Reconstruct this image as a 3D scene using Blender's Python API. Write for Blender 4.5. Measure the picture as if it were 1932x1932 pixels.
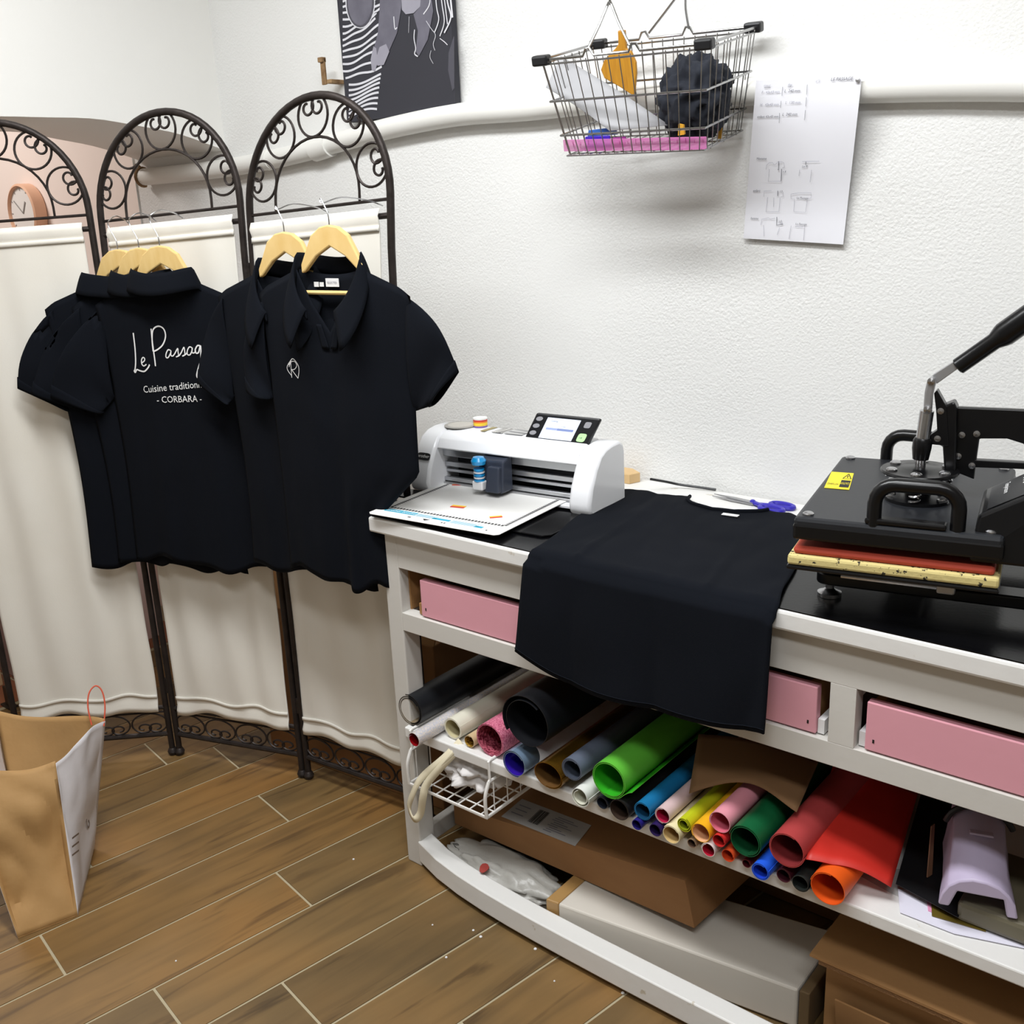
import bpy, bmesh, math, random
from mathutils import Vector as V, Matrix, noise
for o in list(bpy.data.objects): bpy.data.objects.remove(o)
SC = bpy.context.scene
COL = SC.collection
pi = math.pi
sin, cos = math.sin, math.cos

# ------------------------------------------------------------------ camera
F = 1931.0; YAW, PITCH, ROLL = -.696, .2961, -.0431
CAM = V((1.5664, -1.4102, 1.4994))
fw = V((sin(YAW)*cos(PITCH), cos(YAW)*cos(PITCH), -sin(PITCH)))
_r = V((cos(YAW), -sin(YAW), 0)); _u = _r.cross(fw)
rt = cos(ROLL)*_r + sin(ROLL)*_u; up = -sin(ROLL)*_r + cos(ROLL)*_u
cd = bpy.data.cameras.new('camera'); cam = bpy.data.objects.new('camera', cd); COL.objects.link(cam)
cd.sensor_width = 36; cd.lens = 36*F/1932; cd.clip_start = .02
cam.matrix_world = Matrix(((rt.x, up.x, -fw.x, CAM.x), (rt.y, up.y, -fw.y, CAM.y), (rt.z, up.z, -fw.z, CAM.z), (0, 0, 0, 1)))
SC.camera = cam

# ------------------------------------------------------------------ world, lamps, exposure
SC.view_settings.view_transform = 'Standard'; SC.view_settings.look = 'None'
SC.view_settings.gamma = 1; SC.view_settings.use_curve_mapping = False
SC.view_settings.exposure = 0.74
w = bpy.data.worlds.new('world'); SC.world = w; w.use_nodes = True
w.node_tree.nodes['Background'].inputs[0].default_value = (1, .97, .93, 1)
w.node_tree.nodes['Background'].inputs[1].default_value = .25
def area(name, loc, sx, sy, energy, color, rot=(0, 0, 0)):
    l = bpy.data.lights.new(name, 'AREA'); l.shape = 'RECTANGLE'; l.size = sx; l.size_y = sy; l.energy = energy; l.color = color
    o = bpy.data.objects.new(name, l); COL.objects.link(o); o.location = loc; o.rotation_euler = rot; return o
area('ceiling_lamp', (.35, -.62, 2.66), 1.9, .3, 34, (.965, .985, 1))
area('ceiling_lamp', (1.7, -1.5, 2.66), 1.3, .3, 18, (.965, .985, 1))
area('passage_lamp', (-2.7, -.3, 2.5), .5, .5, 14, (1, .94, .90))

# ------------------------------------------------------------------ pixels of the photograph to points in the room
def ray(x, y): return fw + rt*((x-966)/F) - up*((y-966)/F)
def on(x, y, ax, val):
    d = ray(x, y); i = 'xyz'.index(ax); return CAM + d*((val-CAM[i])/d[i])
def onp(x, y, P0, n):
    d = ray(x, y); return CAM + d*((P0-CAM).dot(n)/d.dot(n))

# ------------------------------------------------------------------ materials
def lin(c):
    out = []
    for x in c[:3]:
        x /= 255.; out.append(x/12.92 if x <= .04045 else ((x+.055)/1.055)**2.4)
    return tuple(out)+(1,)
MATS = {}
def mat(name, rgb, rough=.6, metal=0, bump=None, var=None, sheen=0, trans=0, alpha=1, emit=0, coat=0, spec=.5, stretch=None, wear=None):
    """bump=(scale,strength); var=(rgb2,scale,contrast); wear=(rgb,scale,threshold)"""
    if name in MATS: return MATS[name]
    m = bpy.data.materials.new(name); m.use_nodes = True; nt = m.node_tree; b = nt.nodes['Principled BSDF']
    b.inputs['Base Color'].default_value = lin(rgb); b.inputs['Roughness'].default_value = rough; b.inputs['Metallic'].default_value = metal
    b.inputs['Specular IOR Level'].default_value = spec
    if sheen: b.inputs['Sheen Weight'].default_value = sheen; b.inputs['Sheen Roughness'].default_value = .5
    if trans: b.inputs['Transmission Weight'].default_value = trans
    if coat: b.inputs['Coat Weight'].default_value = coat; b.inputs['Coat Roughness'].default_value = .08
    if alpha < 1: b.inputs['Alpha'].default_value = alpha
    if emit: b.inputs['Emission Color'].default_value = lin(rgb); b.inputs['Emission Strength'].default_value = emit
    tc = nt.nodes.new('ShaderNodeTexCoord'); src = tc.outputs['Object']
    if stretch:
        mp = nt.nodes.new('ShaderNodeMapping'); mp.inputs['Scale'].default_value = stretch; nt.links.new(src, mp.inputs[0]); src = mp.outputs[0]
    col = None
    def noi(scale, detail=4):
        n = nt.nodes.new('ShaderNodeTexNoise'); n.inputs['Scale'].default_value = scale; n.inputs['Detail'].default_value = detail
        nt.links.new(src, n.inputs['Vector']); return n.outputs['Fac']
    def mix(fac, a, bb):
        x = nt.nodes.new('ShaderNodeMix'); x.data_type = 'RGBA'; nt.links.new(fac, x.inputs[0])
        if isinstance(a, tuple): x.inputs[6].default_value = a
        else: nt.links.new(a, x.inputs[6])
        if isinstance(bb, tuple): x.inputs[7].default_value = bb
        else: nt.links.new(bb, x.inputs[7])
        return x.outputs[2]
    def ramp(fac, lo, hi):
        r = nt.nodes.new('ShaderNodeMapRange'); r.inputs[1].default_value = lo; r.inputs[2].default_value = hi; nt.links.new(fac, r.inputs[0]); return r.outputs[0]
    if var: col = mix(ramp(noi(var[1]), .5-.5*var[2], .5+.5*var[2]), lin(rgb), lin(var[0]))
    if wear: col = mix(ramp(noi(wear[1], 8), wear[2], wear[2]+.03), col or lin(rgb), lin(wear[0]))
    if col: nt.links.new(col, b.inputs['Base Color'])
    if bump:
        bp = nt.nodes.new('ShaderNodeBump'); bp.inputs['Strength'].default_value = bump[1]; bp.inputs['Distance'].default_value = bump[2] if len(bump) > 2 else .004
        nt.links.new(noi(bump[0], 5), bp.inputs['Height']); nt.links.new(bp.outputs[0], b.inputs['Normal'])
    MATS[name] = m; return m

# ------------------------------------------------------------------ mesh building
LOC = {}
def sm(pts, k=5, closed=False):
    """Catmull-Rom through points"""
    P = [V(p) for p in pts]; n = len(P); out = []
    rng = range(n) if closed else range(n-1)
    for i in rng:
        g = (lambda j: P[j % n]) if closed else (lambda j: P[max(0, min(n-1, j))])
        a, b, c, d = g(i-1), g(i), g(i+1), g(i+2)
        for q in range(k):
            t = q/k; out.append(.5*((2*b)+(c-a)*t+(2*a-5*b+4*c-d)*t*t+(3*b-a-3*c+d)*t**3))
    if not closed: out.append(P[-1])
    return out
class MB:
    def __init__(s): s.v = []; s.f = []; s.m = []
    def add(s, vs, fs, mi=0):
        o = len(s.v); s.v += [V(v) for v in vs]
        for f in fs: s.f.append([i+o for i in f]); s.m.append(mi)
        return s
    def box(s, a, b, mi=0, M=None):
        vs = [V((x, y, z)) for z in (a[2], b[2]) for y in (a[1], b[1]) for x in (a[0], b[0])]
        if M: vs = [M @ v for v in vs]
        return s.add(vs, [(0, 2, 3, 1), (4, 5, 7, 6), (0, 1, 5, 4), (2, 6, 7, 3), (0, 4, 6, 2), (1, 3, 7, 5)], mi)
    def hexa(s, b4, t4, mi=0):
        return s.add(list(b4)+list(t4), [(3, 2, 1, 0), (4, 5, 6, 7), (0, 1, 5, 4), (1, 2, 6, 5), (2, 3, 7, 6), (3, 0, 4, 7)], mi)
    def tube(s, pts, r, n=8, closed=False, mi=0, cap=True, flat=1.0, upv=None):
        P = [V(p) for p in pts]; k = len(P); T = []
        for i in range(k):
            a = P[(i-1) % k] if closed or i > 0 else P[0]; b = P[(i+1) % k] if closed or i < k-1 else P[-1]
            d = b-a; T.append(d.normalized() if d.length > 1e-9 else V((0, 0, 1)))
        N = upv or (V((0, 0, 1)) if abs(T[0].z) < .9 else V((1, 0, 0))); N = (N-T[0]*N.dot(T[0])).normalized()
        vs = []
        for i in range(k):
            N = N-T[i]*N.dot(T[i]); N = N.normalized() if N.length > 1e-6 else T[i].orthogonal().normalized(); B = T[i].cross(N)
            rr = r[i] if isinstance(r, (list, tuple)) else r
            for j in range(n):
                a = 2*pi*j/n; vs.append(P[i]+N*(rr*cos(a)*flat)+B*(rr*sin(a)))
        fs = []
        for i in range(k if closed else k-1):
            for j in range(n):
                q = (i+1) % k; fs.append((i*n+j, i*n+(j+1) % n, q*n+(j+1) % n, q*n+j))
        if cap and not closed: fs.append(tuple(range(n-1, -1, -1))); fs.append(tuple((k-1)*n+j for j in range(n)))
        return s.add(vs, fs, mi)
    def lathe(s, prof, n=20, M=None, mi=0, caps=True):
        vs = []; k = len(prof)
        for r, z in prof:
            for j in range(n):
                a = 2*pi*j/n; v = V((r*cos(a), r*sin(a), z)); vs.append(M @ v if M else v)
        fs = [(i*n+j, i*n+(j+1) % n, (i+1)*n+(j+1) % n, (i+1)*n+j) for i in range(k-1) for j in range(n)]
        if caps and prof[0][0] > 1e-6: fs.append(tuple(range(n-1, -1, -1)))
        if caps and prof[-1][0] > 1e-6: fs.append(tuple((k-1)*n+j for j in range(n)))
        return s.add(vs, fs, mi)
    def prism(s, poly, O, A, B, D, mi=0):
        O, A, B, D = V(O), V(A), V(B), V(D); n = len(poly)
        vs = [O+A*p[0]+B*p[1] for p in poly]; vs += [v+D for v in vs]
        return s.add(vs, [tuple(range(n-1, -1, -1)), tuple(range(n, 2*n))]+[(i, (i+1) % n, n+(i+1) % n, n+i) for i in range(n)], mi)
    def slab(s, pts, D, mi=0):
        n = len(pts); P = [V(p) for p in pts]; D = V(D)
        return s.add(P+[p+D for p in P], [tuple(range(n-1, -1, -1)), tuple(range(n, 2*n))]+[(i, (i+1) % n, n+(i+1) % n, n+i) for i in range(n)], mi)
    def sheet(s, fn, nu, nv, mi=0):
        vs = [fn(i/nu, j/nv) for j in range(nv+1) for i in range(nu+1)]
        return s.add(vs, [(j*(nu+1)+i, j*(nu+1)+i+1, (j+1)*(nu+1)+i+1, (j+1)*(nu+1)+i) for j in range(nv) for i in range(nu)], mi)
    def ribbon(s, pts, N, w, mi=0):
        P = [V(p) for p in pts]; k = len(P); vs = []
        for i in range(k):
            d = P[min(k-1, i+1)]-P[max(0, i-1)]; nn = N(P[i]) if callable(N) else V(N); b = d.cross(nn)
            b = b.normalized() if b.length > 1e-9 else V((0, 0, 0)); vs += [P[i]+b*w/2, P[i]-b*w/2]
        return s.add(vs, [(2*i, 2*i+1, 2*i+3, 2*i+2) for i in range(k-1)], mi)
    def build(s, name, mats, parent=None, smooth=False, bevel=0, solid=0, sub=0, weld=0, raw=False, angle=40):
        if parent is not None: off = LOC[parent.name]
        elif raw: off = V((0, 0, 0))
        else:
            xs = [v.x for v in s.v]; ys = [v.y for v in s.v]; off = V(((min(xs)+max(xs))/2, (min(ys)+max(ys))/2, min(v.z for v in s.v)))
        me = bpy.data.meshes.new(name); me.from_pydata([v-off for v in s.v], [], s.f)
        if not isinstance(mats, (list, tuple)): mats = [mats]
        for m in mats: me.materials.append(m)
        if len(mats) > 1: me.polygons.foreach_set('material_index', s.m)
        bm = bmesh.new(); bm.from_mesh(me)
        if weld: bmesh.ops.remove_doubles(bm, verts=bm.verts, dist=weld)
        bmesh.ops.recalc_face_normals(bm, faces=bm.faces); bm.to_mesh(me); bm.free()
        if smooth:
            me.polygons.foreach_set('use_smooth', [True]*len(me.polygons)); me.set_sharp_from_angle(angle=math.radians(angle))
        o = bpy.data.objects.new(name, me); COL.objects.link(o)
        if parent is not None: o.parent = parent
        else: o.location = off
        LOC[o.name] = off
        if solid:
            md = o.modifiers.new('solid', 'SOLIDIFY'); md.thickness = solid; md.offset = 0
        if bevel:
            md = o.modifiers.new('bevel', 'BEVEL'); md.width = bevel; md.segments = 2; md.limit_method = 'ANGLE'
        if sub:
            md = o.modifiers.new('sub', 'SUBSURF'); md.levels = sub; md.render_levels = sub
        return o
def tag(o, label, cat, group=None, kind=None):
    if label: o['label'] = label
    if cat: o['category'] = cat
    if group: o['group'] = group
    if kind: o['kind'] = kind
    return o
def struct(o, label=None):
    o['kind'] = 'structure'
    if label: o['label'] = label
    return o
def thing(name, loc, label, cat, group=None):
    o = bpy.data.objects.new(name, None); COL.objects.link(o); o.location = loc; o.empty_display_size = .05
    LOC[o.name] = V(loc); return tag(o, label, cat, group)
def inst(src, parent, M):
    """copy of a raw-built part under parent, M in room coordinates"""
    o = src.copy(); COL.objects.link(o); o.parent = parent; o.matrix_local = Matrix.Translation(-LOC[parent.name]) @ M; LOC[o.name] = LOC[parent.name]; return o
def fr(O, X, Y, Z):
    X, Y, Z = V(X), V(Y), V(Z); return Matrix(((X.x, Y.x, Z.x, O[0]), (X.y, Y.y, Z.y, O[1]), (X.z, Y.z, Z.z, O[2]), (0, 0, 0, 1)))
_tx = {}
def text2d(s, size=1.0, align='LEFT', shear=0):
    key = (s, size, align, shear)
    if key in _tx: return _tx[key]
    c = bpy.data.curves.new('t', 'FONT'); c.body = s; c.size = size; c.align_x = align; c.shear = shear; c.resolution_u = 2
    o = bpy.data.objects.new('t', c); COL.objects.link(o); dg = bpy.context.evaluated_depsgraph_get(); dg.update()
    me = bpy.data.meshes.new_from_object(o.evaluated_get(dg)); r = ([v.co.copy() for v in me.vertices], [list(p.vertices) for p in me.polygons])
    bpy.data.objects.remove(o); bpy.data.meshes.remove(me); bpy.data.curves.remove(c); _tx[key] = r; return r
def put_text(mb, s, size, fn, align='LEFT', shear=0, mi=0):
    vs, fs = text2d(s, size, align, shear); mb.add([fn(v.x, v.y) for v in vs], fs, mi)
def clip(poly, a, b, c):
    """keep a*x+b*y<=c"""
    out = []
    for i in range(len(poly)):
        p, q = poly[i], poly[(i+1) % len(poly)]; dp, dq = a*p[0]+b*p[1]-c, a*q[0]+b*q[1]-c
        if dp <= 0: out.append(p)
        if dp*dq < 0:
            t = dp/(dp-dq); out.append((p[0]+t*(q[0]-p[0]), p[1]+t*(q[1]-p[1])))
    return out

random.seed(4)
H, D = .8636, .5609          # worktop height, wall plane
# ------------------------------------------------------------------ common materials
m_white = mat('white_paint', (224, 223, 220), .45, bump=(40, .15), wear=((196, 188, 172), 22, .68))
m_frame = mat('white_paint_satin', (204, 201, 195), .5, bump=(60, .1))
m_iron = mat('dark_iron', (62, 55, 52), .5, .6, bump=(90, .25), var=((40, 34, 32), 30, .6))
m_cloth = mat('cream_cloth', (236, 233, 225), .95, bump=(260, .12, .001), sheen=.2, var=((226, 221, 209), 4, .8))
m_black = mat('navy_black_cotton', (11, 14, 20), .95, bump=(700, .25, .0008), var=((14, 17, 24), 6, .8), spec=.12)
m_wood = mat('hanger_wood', (234, 204, 142), .5, stretch=(3, 40, 3), var=((218, 180, 108), 5, .7))
m_chrome = mat('chrome', (192, 192, 194), .26, 1)
m_steel = mat('brushed_steel', (178, 178, 180), .42, .85)
m_tag = mat('white_label', (225, 225, 225), .8)
m_card = mat('brown_card', (150, 108, 66), .85, bump=(120, .1), var=((134, 94, 55), 7, .7), stretch=(1, 1, 3))
m_card2 = mat('kraft_card', (165, 124, 78), .85, bump=(120, .1), var=((146, 106, 64), 7, .7))
m_gloss = mat('gloss_black', (8, 8, 10), .2, spec=.3)
m_blackpl = mat('black_plastic', (22, 23, 26), .4)
m_wplastic = mat('white_plastic', (236, 237, 240), .3, coat=.2)
m_paper = mat('white_paper', (232, 232, 238), .8)
m_ink = mat('ink', (120, 120, 132), .8)
m_print = mat('white_print', (235, 235, 235), .6)
# ------------------------------------------------------------------ structure: floor
def wood_tile():
    m = bpy.data.materials.new('wood_look_tile'); m.use_nodes = True; nt = m.node_tree; b = nt.nodes['Principled BSDF']; L = nt.links
    tc = nt.nodes.new('ShaderNodeTexCoord'); oi = nt.nodes.new('ShaderNodeObjectInfo')
    ad = nt.nodes.new('ShaderNodeVectorMath'); ad.operation = 'ADD'; L.new(tc.outputs['Object'], ad.inputs[0])
    ml = nt.nodes.new('ShaderNodeMath'); ml.operation = 'MULTIPLY'; ml.inputs[1].default_value = 17; L.new(oi.outputs['Random'], ml.inputs[0])
    cb = nt.nodes.new('ShaderNodeCombineXYZ'); [L.new(ml.outputs[0], cb.inputs[i]) for i in range(3)]; L.new(cb.outputs[0], ad.inputs[1])
    mp = nt.nodes.new('ShaderNodeMapping'); mp.inputs['Scale'].default_value = (1.2, 11, 11); L.new(ad.outputs[0], mp.inputs[0])
    def noi(s, d, src=mp, dist=0):
        n = nt.nodes.new('ShaderNodeTexNoise'); n.inputs['Scale'].default_value = s; n.inputs['Detail'].default_value = d; n.inputs['Distortion'].default_value = dist; L.new(src.outputs[0], n.inputs['Vector']); return n.outputs[0]
    def ramp(fac, stops):
        r = nt.nodes.new('ShaderNodeValToRGB'); e = r.color_ramp.elements
        while len(e) < len(stops): e.new(.5)
        for q, (p, c) in zip(e, stops): q.position = p; q.color = lin(c)
        L.new(fac, r.inputs[0]); return r.outputs[0]
    def mix(f, a, bb, mode='MIX'):
        x = nt.nodes.new('ShaderNodeMix'); x.data_type = 'RGBA'; x.blend_type = mode
        if isinstance(f, float): x.inputs[0].default_value = f
        else: L.new(f, x.inputs[0])
        L.new(a, x.inputs[6]); L.new(bb, x.inputs[7]); return x.outputs[2]
    grain = ramp(noi(2.2, 7, dist=.6), [(.25, (96, 74, 46)), (.5, (138, 108, 68)), (.75, (158, 126, 82))])
    patch = ramp(noi(3, 3, ad), [(.3, (102, 86, 60)), (.5, (142, 114, 74)), (.7, (166, 124, 72))])
    c = mix(.5, grain, patch)
    dark = ramp(noi(1.3, 8, dist=1.4), [(.57, (255, 255, 255)), (.66, (120, 105, 90)), (.72, (255, 255, 255))])
    c = mix(.55, c, dark, 'MULTIPLY')
    tone = ramp(oi.outputs['Random'], [(0, (190, 190, 182)), (.5, (216, 214, 202)), (1, (236, 222, 192))])
    c = mix(1., c, tone, 'MULTIPLY')
    L.new(c, b.inputs['Base Color']); b.inputs['Roughness'].default_value = .52
    bp = nt.nodes.new('ShaderNodeBump'); bp.inputs['Strength'].default_value = .2; bp.inputs['Distance'].default_value = .002; L.new(noi(2.5, 8), bp.inputs['Height']); L.new(bp.outputs[0], b.inputs['Normal'])
    return m
m_tile = wood_tile()
m_grout = mat('grout', (172, 160, 132), .9, bump=(200, .2))
floor = struct(MB().box((-4.6, -3.2, -.06), (3.4, .9, -.0018)).build('floor', m_grout), 'brown wood-look plank tile floor with pale grout')
TH = math.radians(80); U = (cos(TH), sin(TH)); W_ = (sin(TH), -cos(TH))
pit = .1665; LEN = 1.0; jo = {-3: -.107, -2: -.72, -1: -.234, 0: -.60, 1: -.40, -5: -.08, -4: -.55, 2: -.85, 3: -.2, 4: -.62}
for k in range(-10, 17):
    v0 = -.018+pit*(k)
    base = jo.get(k, (k*.37) % 1.0)
    for j in range(-4, 3):
        u0 = base+j*LEN
        g = .0029
        poly = [(U[0]*a+W_[0]*b, U[1]*a+W_[1]*b) for a, b in ((u0+g, v0+g), (u0+LEN-g, v0+g), (u0+LEN-g, v0+pit-g), (u0+g, v0+pit-g))]
        for cl in ((0, 1, D-.004), (0, -1, 2.6), (1, 0, 2.9), (-1, 0, 1.62)):
            if poly: poly = clip(poly, *cl)
        if len(poly) < 3: continue
        cx = sum(p[0] for p in poly)/len(poly); cy = sum(p[1] for p in poly)/len(poly); n = len(poly)
        me = bpy.data.meshes.new('plank_tile')
        loc = [((p[0]-cx)*U[0]+(p[1]-cy)*U[1], -((p[0]-cx)*W_[0]+(p[1]-cy)*W_[1])) for p in poly]
        me.from_pydata([(a, b, -.004) for a, b in loc]+[(a, b, 0) for a, b in loc], [], [tuple(range(n, 2*n))]+[(i, (i+1) % n, n+(i+1) % n, n+i) for i in range(n)])
        me.materials.append(m_tile)
        bm = bmesh.new(); bm.from_mesh(me); bmesh.ops.recalc_face_normals(bm, faces=bm.faces)
        if sum(f.normal.z*f.calc_area() for f in bm.faces) < 0: bmesh.ops.reverse_faces(bm, faces=bm.faces)
        bm.to_mesh(me); bm.free()
        o = bpy.data.objects.new('plank_tile', me); COL.objects.link(o); o.parent = floor
        o.matrix_local = Matrix.Translation(-floor.location) @ Matrix.Translation((cx, cy, 0)) @ Matrix.Rotation(TH, 4, 'Z')
        LOC[o.name] = V((0, 0, 0))
# terracotta tiles of the passage behind the screen
m_terra = mat('terracotta_tile', (150, 92, 62), .6, var=((128, 80, 54), 5, .8))
for i in range(7):
    for j in range(8):
        x0 = -1.64-.2*(i+1); y0 = -1.0+.2*j-.06
        MB().box((x0+.004, y0+.004, -.004), (x0+.196, min(y0+.196, .58), .0005)).build('terracotta_tile', m_terra, floor)

# ------------------------------------------------------------------ structure: walls, ceiling
def plaster(name, rgb, sc, st, big=2.0):
    m = bpy.data.materials.new(name); m.use_nodes = True; nt = m.node_tree; b = nt.nodes['Principled BSDF']; L = nt.links
    b.inputs['Base Color'].default_value = lin(rgb); b.inputs['Roughness'].default_value = .75; b.inputs['Specular IOR Level'].default_value = .3
    tc = nt.nodes.new('ShaderNodeTexCoord')
    def noi(s, d, rough=.5):
        n = nt.nodes.new('ShaderNodeTexNoise'); n.inputs['Scale'].default_value = s; n.inputs['Detail'].default_value = d; n.inputs['Roughness'].default_value = rough; L.new(tc.outputs['Object'], n.inputs['Vector']); return n.outputs[0]
    vo = nt.nodes.new('ShaderNodeTexVoronoi'); vo.inputs['Scale'].default_value = sc*.8; vo.feature = 'SMOOTH_F1'; L.new(tc.outputs['Object'], vo.inputs['Vector'])
    mx = nt.nodes.new('ShaderNodeMath'); mx.operation = 'MULTIPLY_ADD'; L.new(noi(sc, 4, .6), mx.inputs[0]); mx.inputs[1].default_value = 1.6; L.new(vo.outputs['Distance'], mx.inputs[2])
    mr = nt.nodes.new('ShaderNodeMapRange'); mr.inputs[1].default_value = .38; mr.inputs[2].default_value = .62; mr.inputs[3].default_value = .25; L.new(noi(big, 3), mr.inputs[0])
    mm = nt.nodes.new('ShaderNodeMath'); mm.operation = 'MULTIPLY'; L.new(mx.outputs[0], mm.inputs[0]); L.new(mr.outputs[0], mm.inputs[1])
    bp = nt.nodes.new('ShaderNodeBump'); bp.inputs['Strength'].default_value = st; bp.inputs['Distance'].default_value = .0035; L.new(mm.outputs[0], bp.inputs['Height']); L.new(bp.outputs[0], b.inputs['Normal'])
    return m
m_wall = plaster('rough_white_plaster', (233, 233, 231), 230, .38, 1.6)
m_smooth = plaster('smooth_white_plaster', (234, 233, 229), 30, .14)
m_dimwall = mat('low_bounce_grey', (150, 146, 140), .8)  # grey added on the unseen walls to cut bounced fill light
m_pink = plaster('pink_plaster', (240, 226, 218), 25, .1)
def wallfn(u, v):
    x = -1.64+u*5.0; z = v*2.75; a = noise.noise((x*1.7, z*1.7, 3.1))*.5+noise.noise((x*5, z*5, 8.2))*.2
    return V((x, D+.004+.007*(a-.35 if a < .35 else 0)*-1, z))
mb = MB(); mb.sheet(wallfn, 110, 60)
mb.add([(-1.64, D+.25, 0), (3.36, D+.25, 0), (3.36, D+.25, 2.75), (-1.64, D+.25, 2.75), (-1.64, D, 0), (-1.64, D, 2.75), (3.36, D, 2.75), (3.36, D, 0)], [(3, 2, 1, 0), (4, 5, 3, 0), (5, 6, 2, 3), (7, 1, 2, 6)])
struct(mb.build('wall_back', m_wall, smooth=True), 'rough white plastered wall behind the workbench')
# arch wall on the left
def zar(y):
    return 1.752-.078*((y-.09)/.48)**2 if y > .09 else 1.752-.09*((y-.09)/1.05)**2
ys = [-1.0+i*(D+1.02)/40 for i in range(41)]; XA, XB = -1.14, -1.62
mb = MB(); vs = []
for x in (XA, XB):
    vs += [(x, y, zar(y)+.006*noise.noise((y*6, x, 0))) for y in ys]+[(x, y, 2.75) for y in ys]
n = len(ys); fs = []
for i in range(n-1):
    fs += [(i, i+1, n+i+1, n+i), (2*n+i, 3*n+i, 3*n+i+1, 2*n+i+1), (i, 2*n+i, 2*n+i+1, i+1)]
mb.add(vs, fs); mb.box((XB, -3.2, 0), (XA, -1.0, 2.75))
struct(mb.build('wall_left', m_smooth, smooth=True), 'smooth white wall with a low wide arch')
struct(MB().box((-4.6, .62, 0), (-1.642, .72, 2.75)).build('wall_passage', m_pink), 'pale pink wall of the passage beyond the arch')
struct(MB().box((-4.7, -3.2, 0), (-4.6, .72, 2.75)).build('wall_far', m_pink), 'pale pink end wall of the passage')
struct(MB().box((-4.7, -3.3, 0), (3.4, -3.2, 2.75)).build('wall_front', m_dimwall))
struct(MB().box((3.3, -3.2, 0), (3.4, D+.25, 2.75)).build('wall_right', m_dimwall))
struct(MB().box((-4.7, -3.3, 2.75), (3.4, .9, 2.85)).build('ceiling', m_smooth), 'white ceiling')

# pipe running along the wall
m_pipe = mat('white_pipe_paint', (232, 231, 226), .55, bump=(14, .1))
def wpt(x, y, off): return on(x, y, 'y', D-off)
pp = [(2100, 165), (1932, 161), (1780, 162), (1640, 166), (1480, 170), (1300, 178), (1150, 188), (1000, 205), (860, 217), (730, 243), (640, 268), (540, 295), (420, 318), (272, 334)]
pts = [wpt(x, y, .012) for x, y in pp]
pipe = thing('wall_pipe', pts[-1], 'white painted pipe running along the rough wall', 'pipe')
MB().tube([V((3.3, pts[0].y, pts[0].z))]+sm(pts, 4), .026, 16).build('pipe_run', m_pipe, pipe, smooth=True)
a, b = wpt(594, 283, .012), wpt(624, 273, .012); MB().tube([a, b], .031, 16).build('sleeve', m_pipe, pipe, smooth=True)
a, b = wpt(505, 302, .012), wpt(512, 300, .012); MB().tube([a, b], .029, 16).build('sleeve', m_pipe, pipe, smooth=True)
m_rust = mat('rust', (110, 78, 50), .8, .3, bump=(120, .4), var=((180, 150, 110), 40, .5))
e = pts[-1]; ringp = [e+V((-.006, .027*cos(t), .027*sin(t))) for t in [i*pi/10+.9 for i in range(14)]]
MB().tube(ringp, .006, 6).build('end_clip', m_rust, pipe, smooth=True)
MB().tube([e+V((-.004, -.022, .03)), e+V((.01, -.03, .036)), e+V((.03, -.03, .03))], .005, 5).build('end_clip', m_rust, pipe)
# small rusty bracket
p = wpt(640, 150, .0); q = wpt(630, 130, .035)
mb = MB(); mb.box((p.x-.006, D-.04, p.z-.012), (p.x+.014, D+.004, p.z-.002)); mb.box((p.x-.02, D-.044, p.z-.014), (p.x-.004, D-.038, p.z+.05)); mb.box((p.x-.022, D-.05, p.z+.04), (p.x-.004, D-.036, p.z+.052))
tag(mb.build('wall_bracket', m_rust, bevel=.0015), 'small rusty angled iron bracket sticking out of the wall beside the canvas', 'bracket')

# ------------------------------------------------------------------ workbench
bench = thing('workbench', (.95, .28, 0), 'white painted workbench with pink drawers and an open shelf', 'workbench')
LX = 1.98
mb = MB(); mb.box((-.015, 0, H-.034), (LX, D-.006, H)); mb.build('worktop', m_white, bench, bevel=.005)
FY = .022
def part(name, a, b, m=m_frame, bevel=.003, par=None): return MB().box(a, b).build(name, m, par or bench, bevel=bevel)
ztop = H-.034; zo1 = .752; zo0 = .648; zr0 = .606
part('top_rail', (.045, FY, zo1), (LX-.05, FY+.025, ztop), bevel=.001)
part('lower_rail', (.045, FY, zr0), (LX-.05, FY+.03, zo0), bevel=.001)
for x in (0, LX-.05):
    part('leg', (x, FY, 0), (x+.045, FY+.05, ztop)); part('leg', (x, D-.09, 0), (x+.045, D-.04, ztop))
    part('side_rail', (x+.008, FY+.05, zr0), (x+.03, D-.09, ztop)); part('side_rail', (x+.008, FY+.05, .30), (x+.03, D-.09, .335)); part('side_rail', (x+.008, FY+.05, .03), (x+.03, D-.09, .075))
part('drawer_divider', (1.008, FY, zo0), (1.05, FY+.03, zo1), bevel=.0006)
ZS = .372
part('shelf_board', (.036, FY-.012, ZS-.026), (LX-.036, D-.05, ZS), m_white)
part('back_panel', (.036, D-.04, .07), (LX-.036, D-.03, ztop), mat('dark_board', (70, 54, 42), .8))
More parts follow.
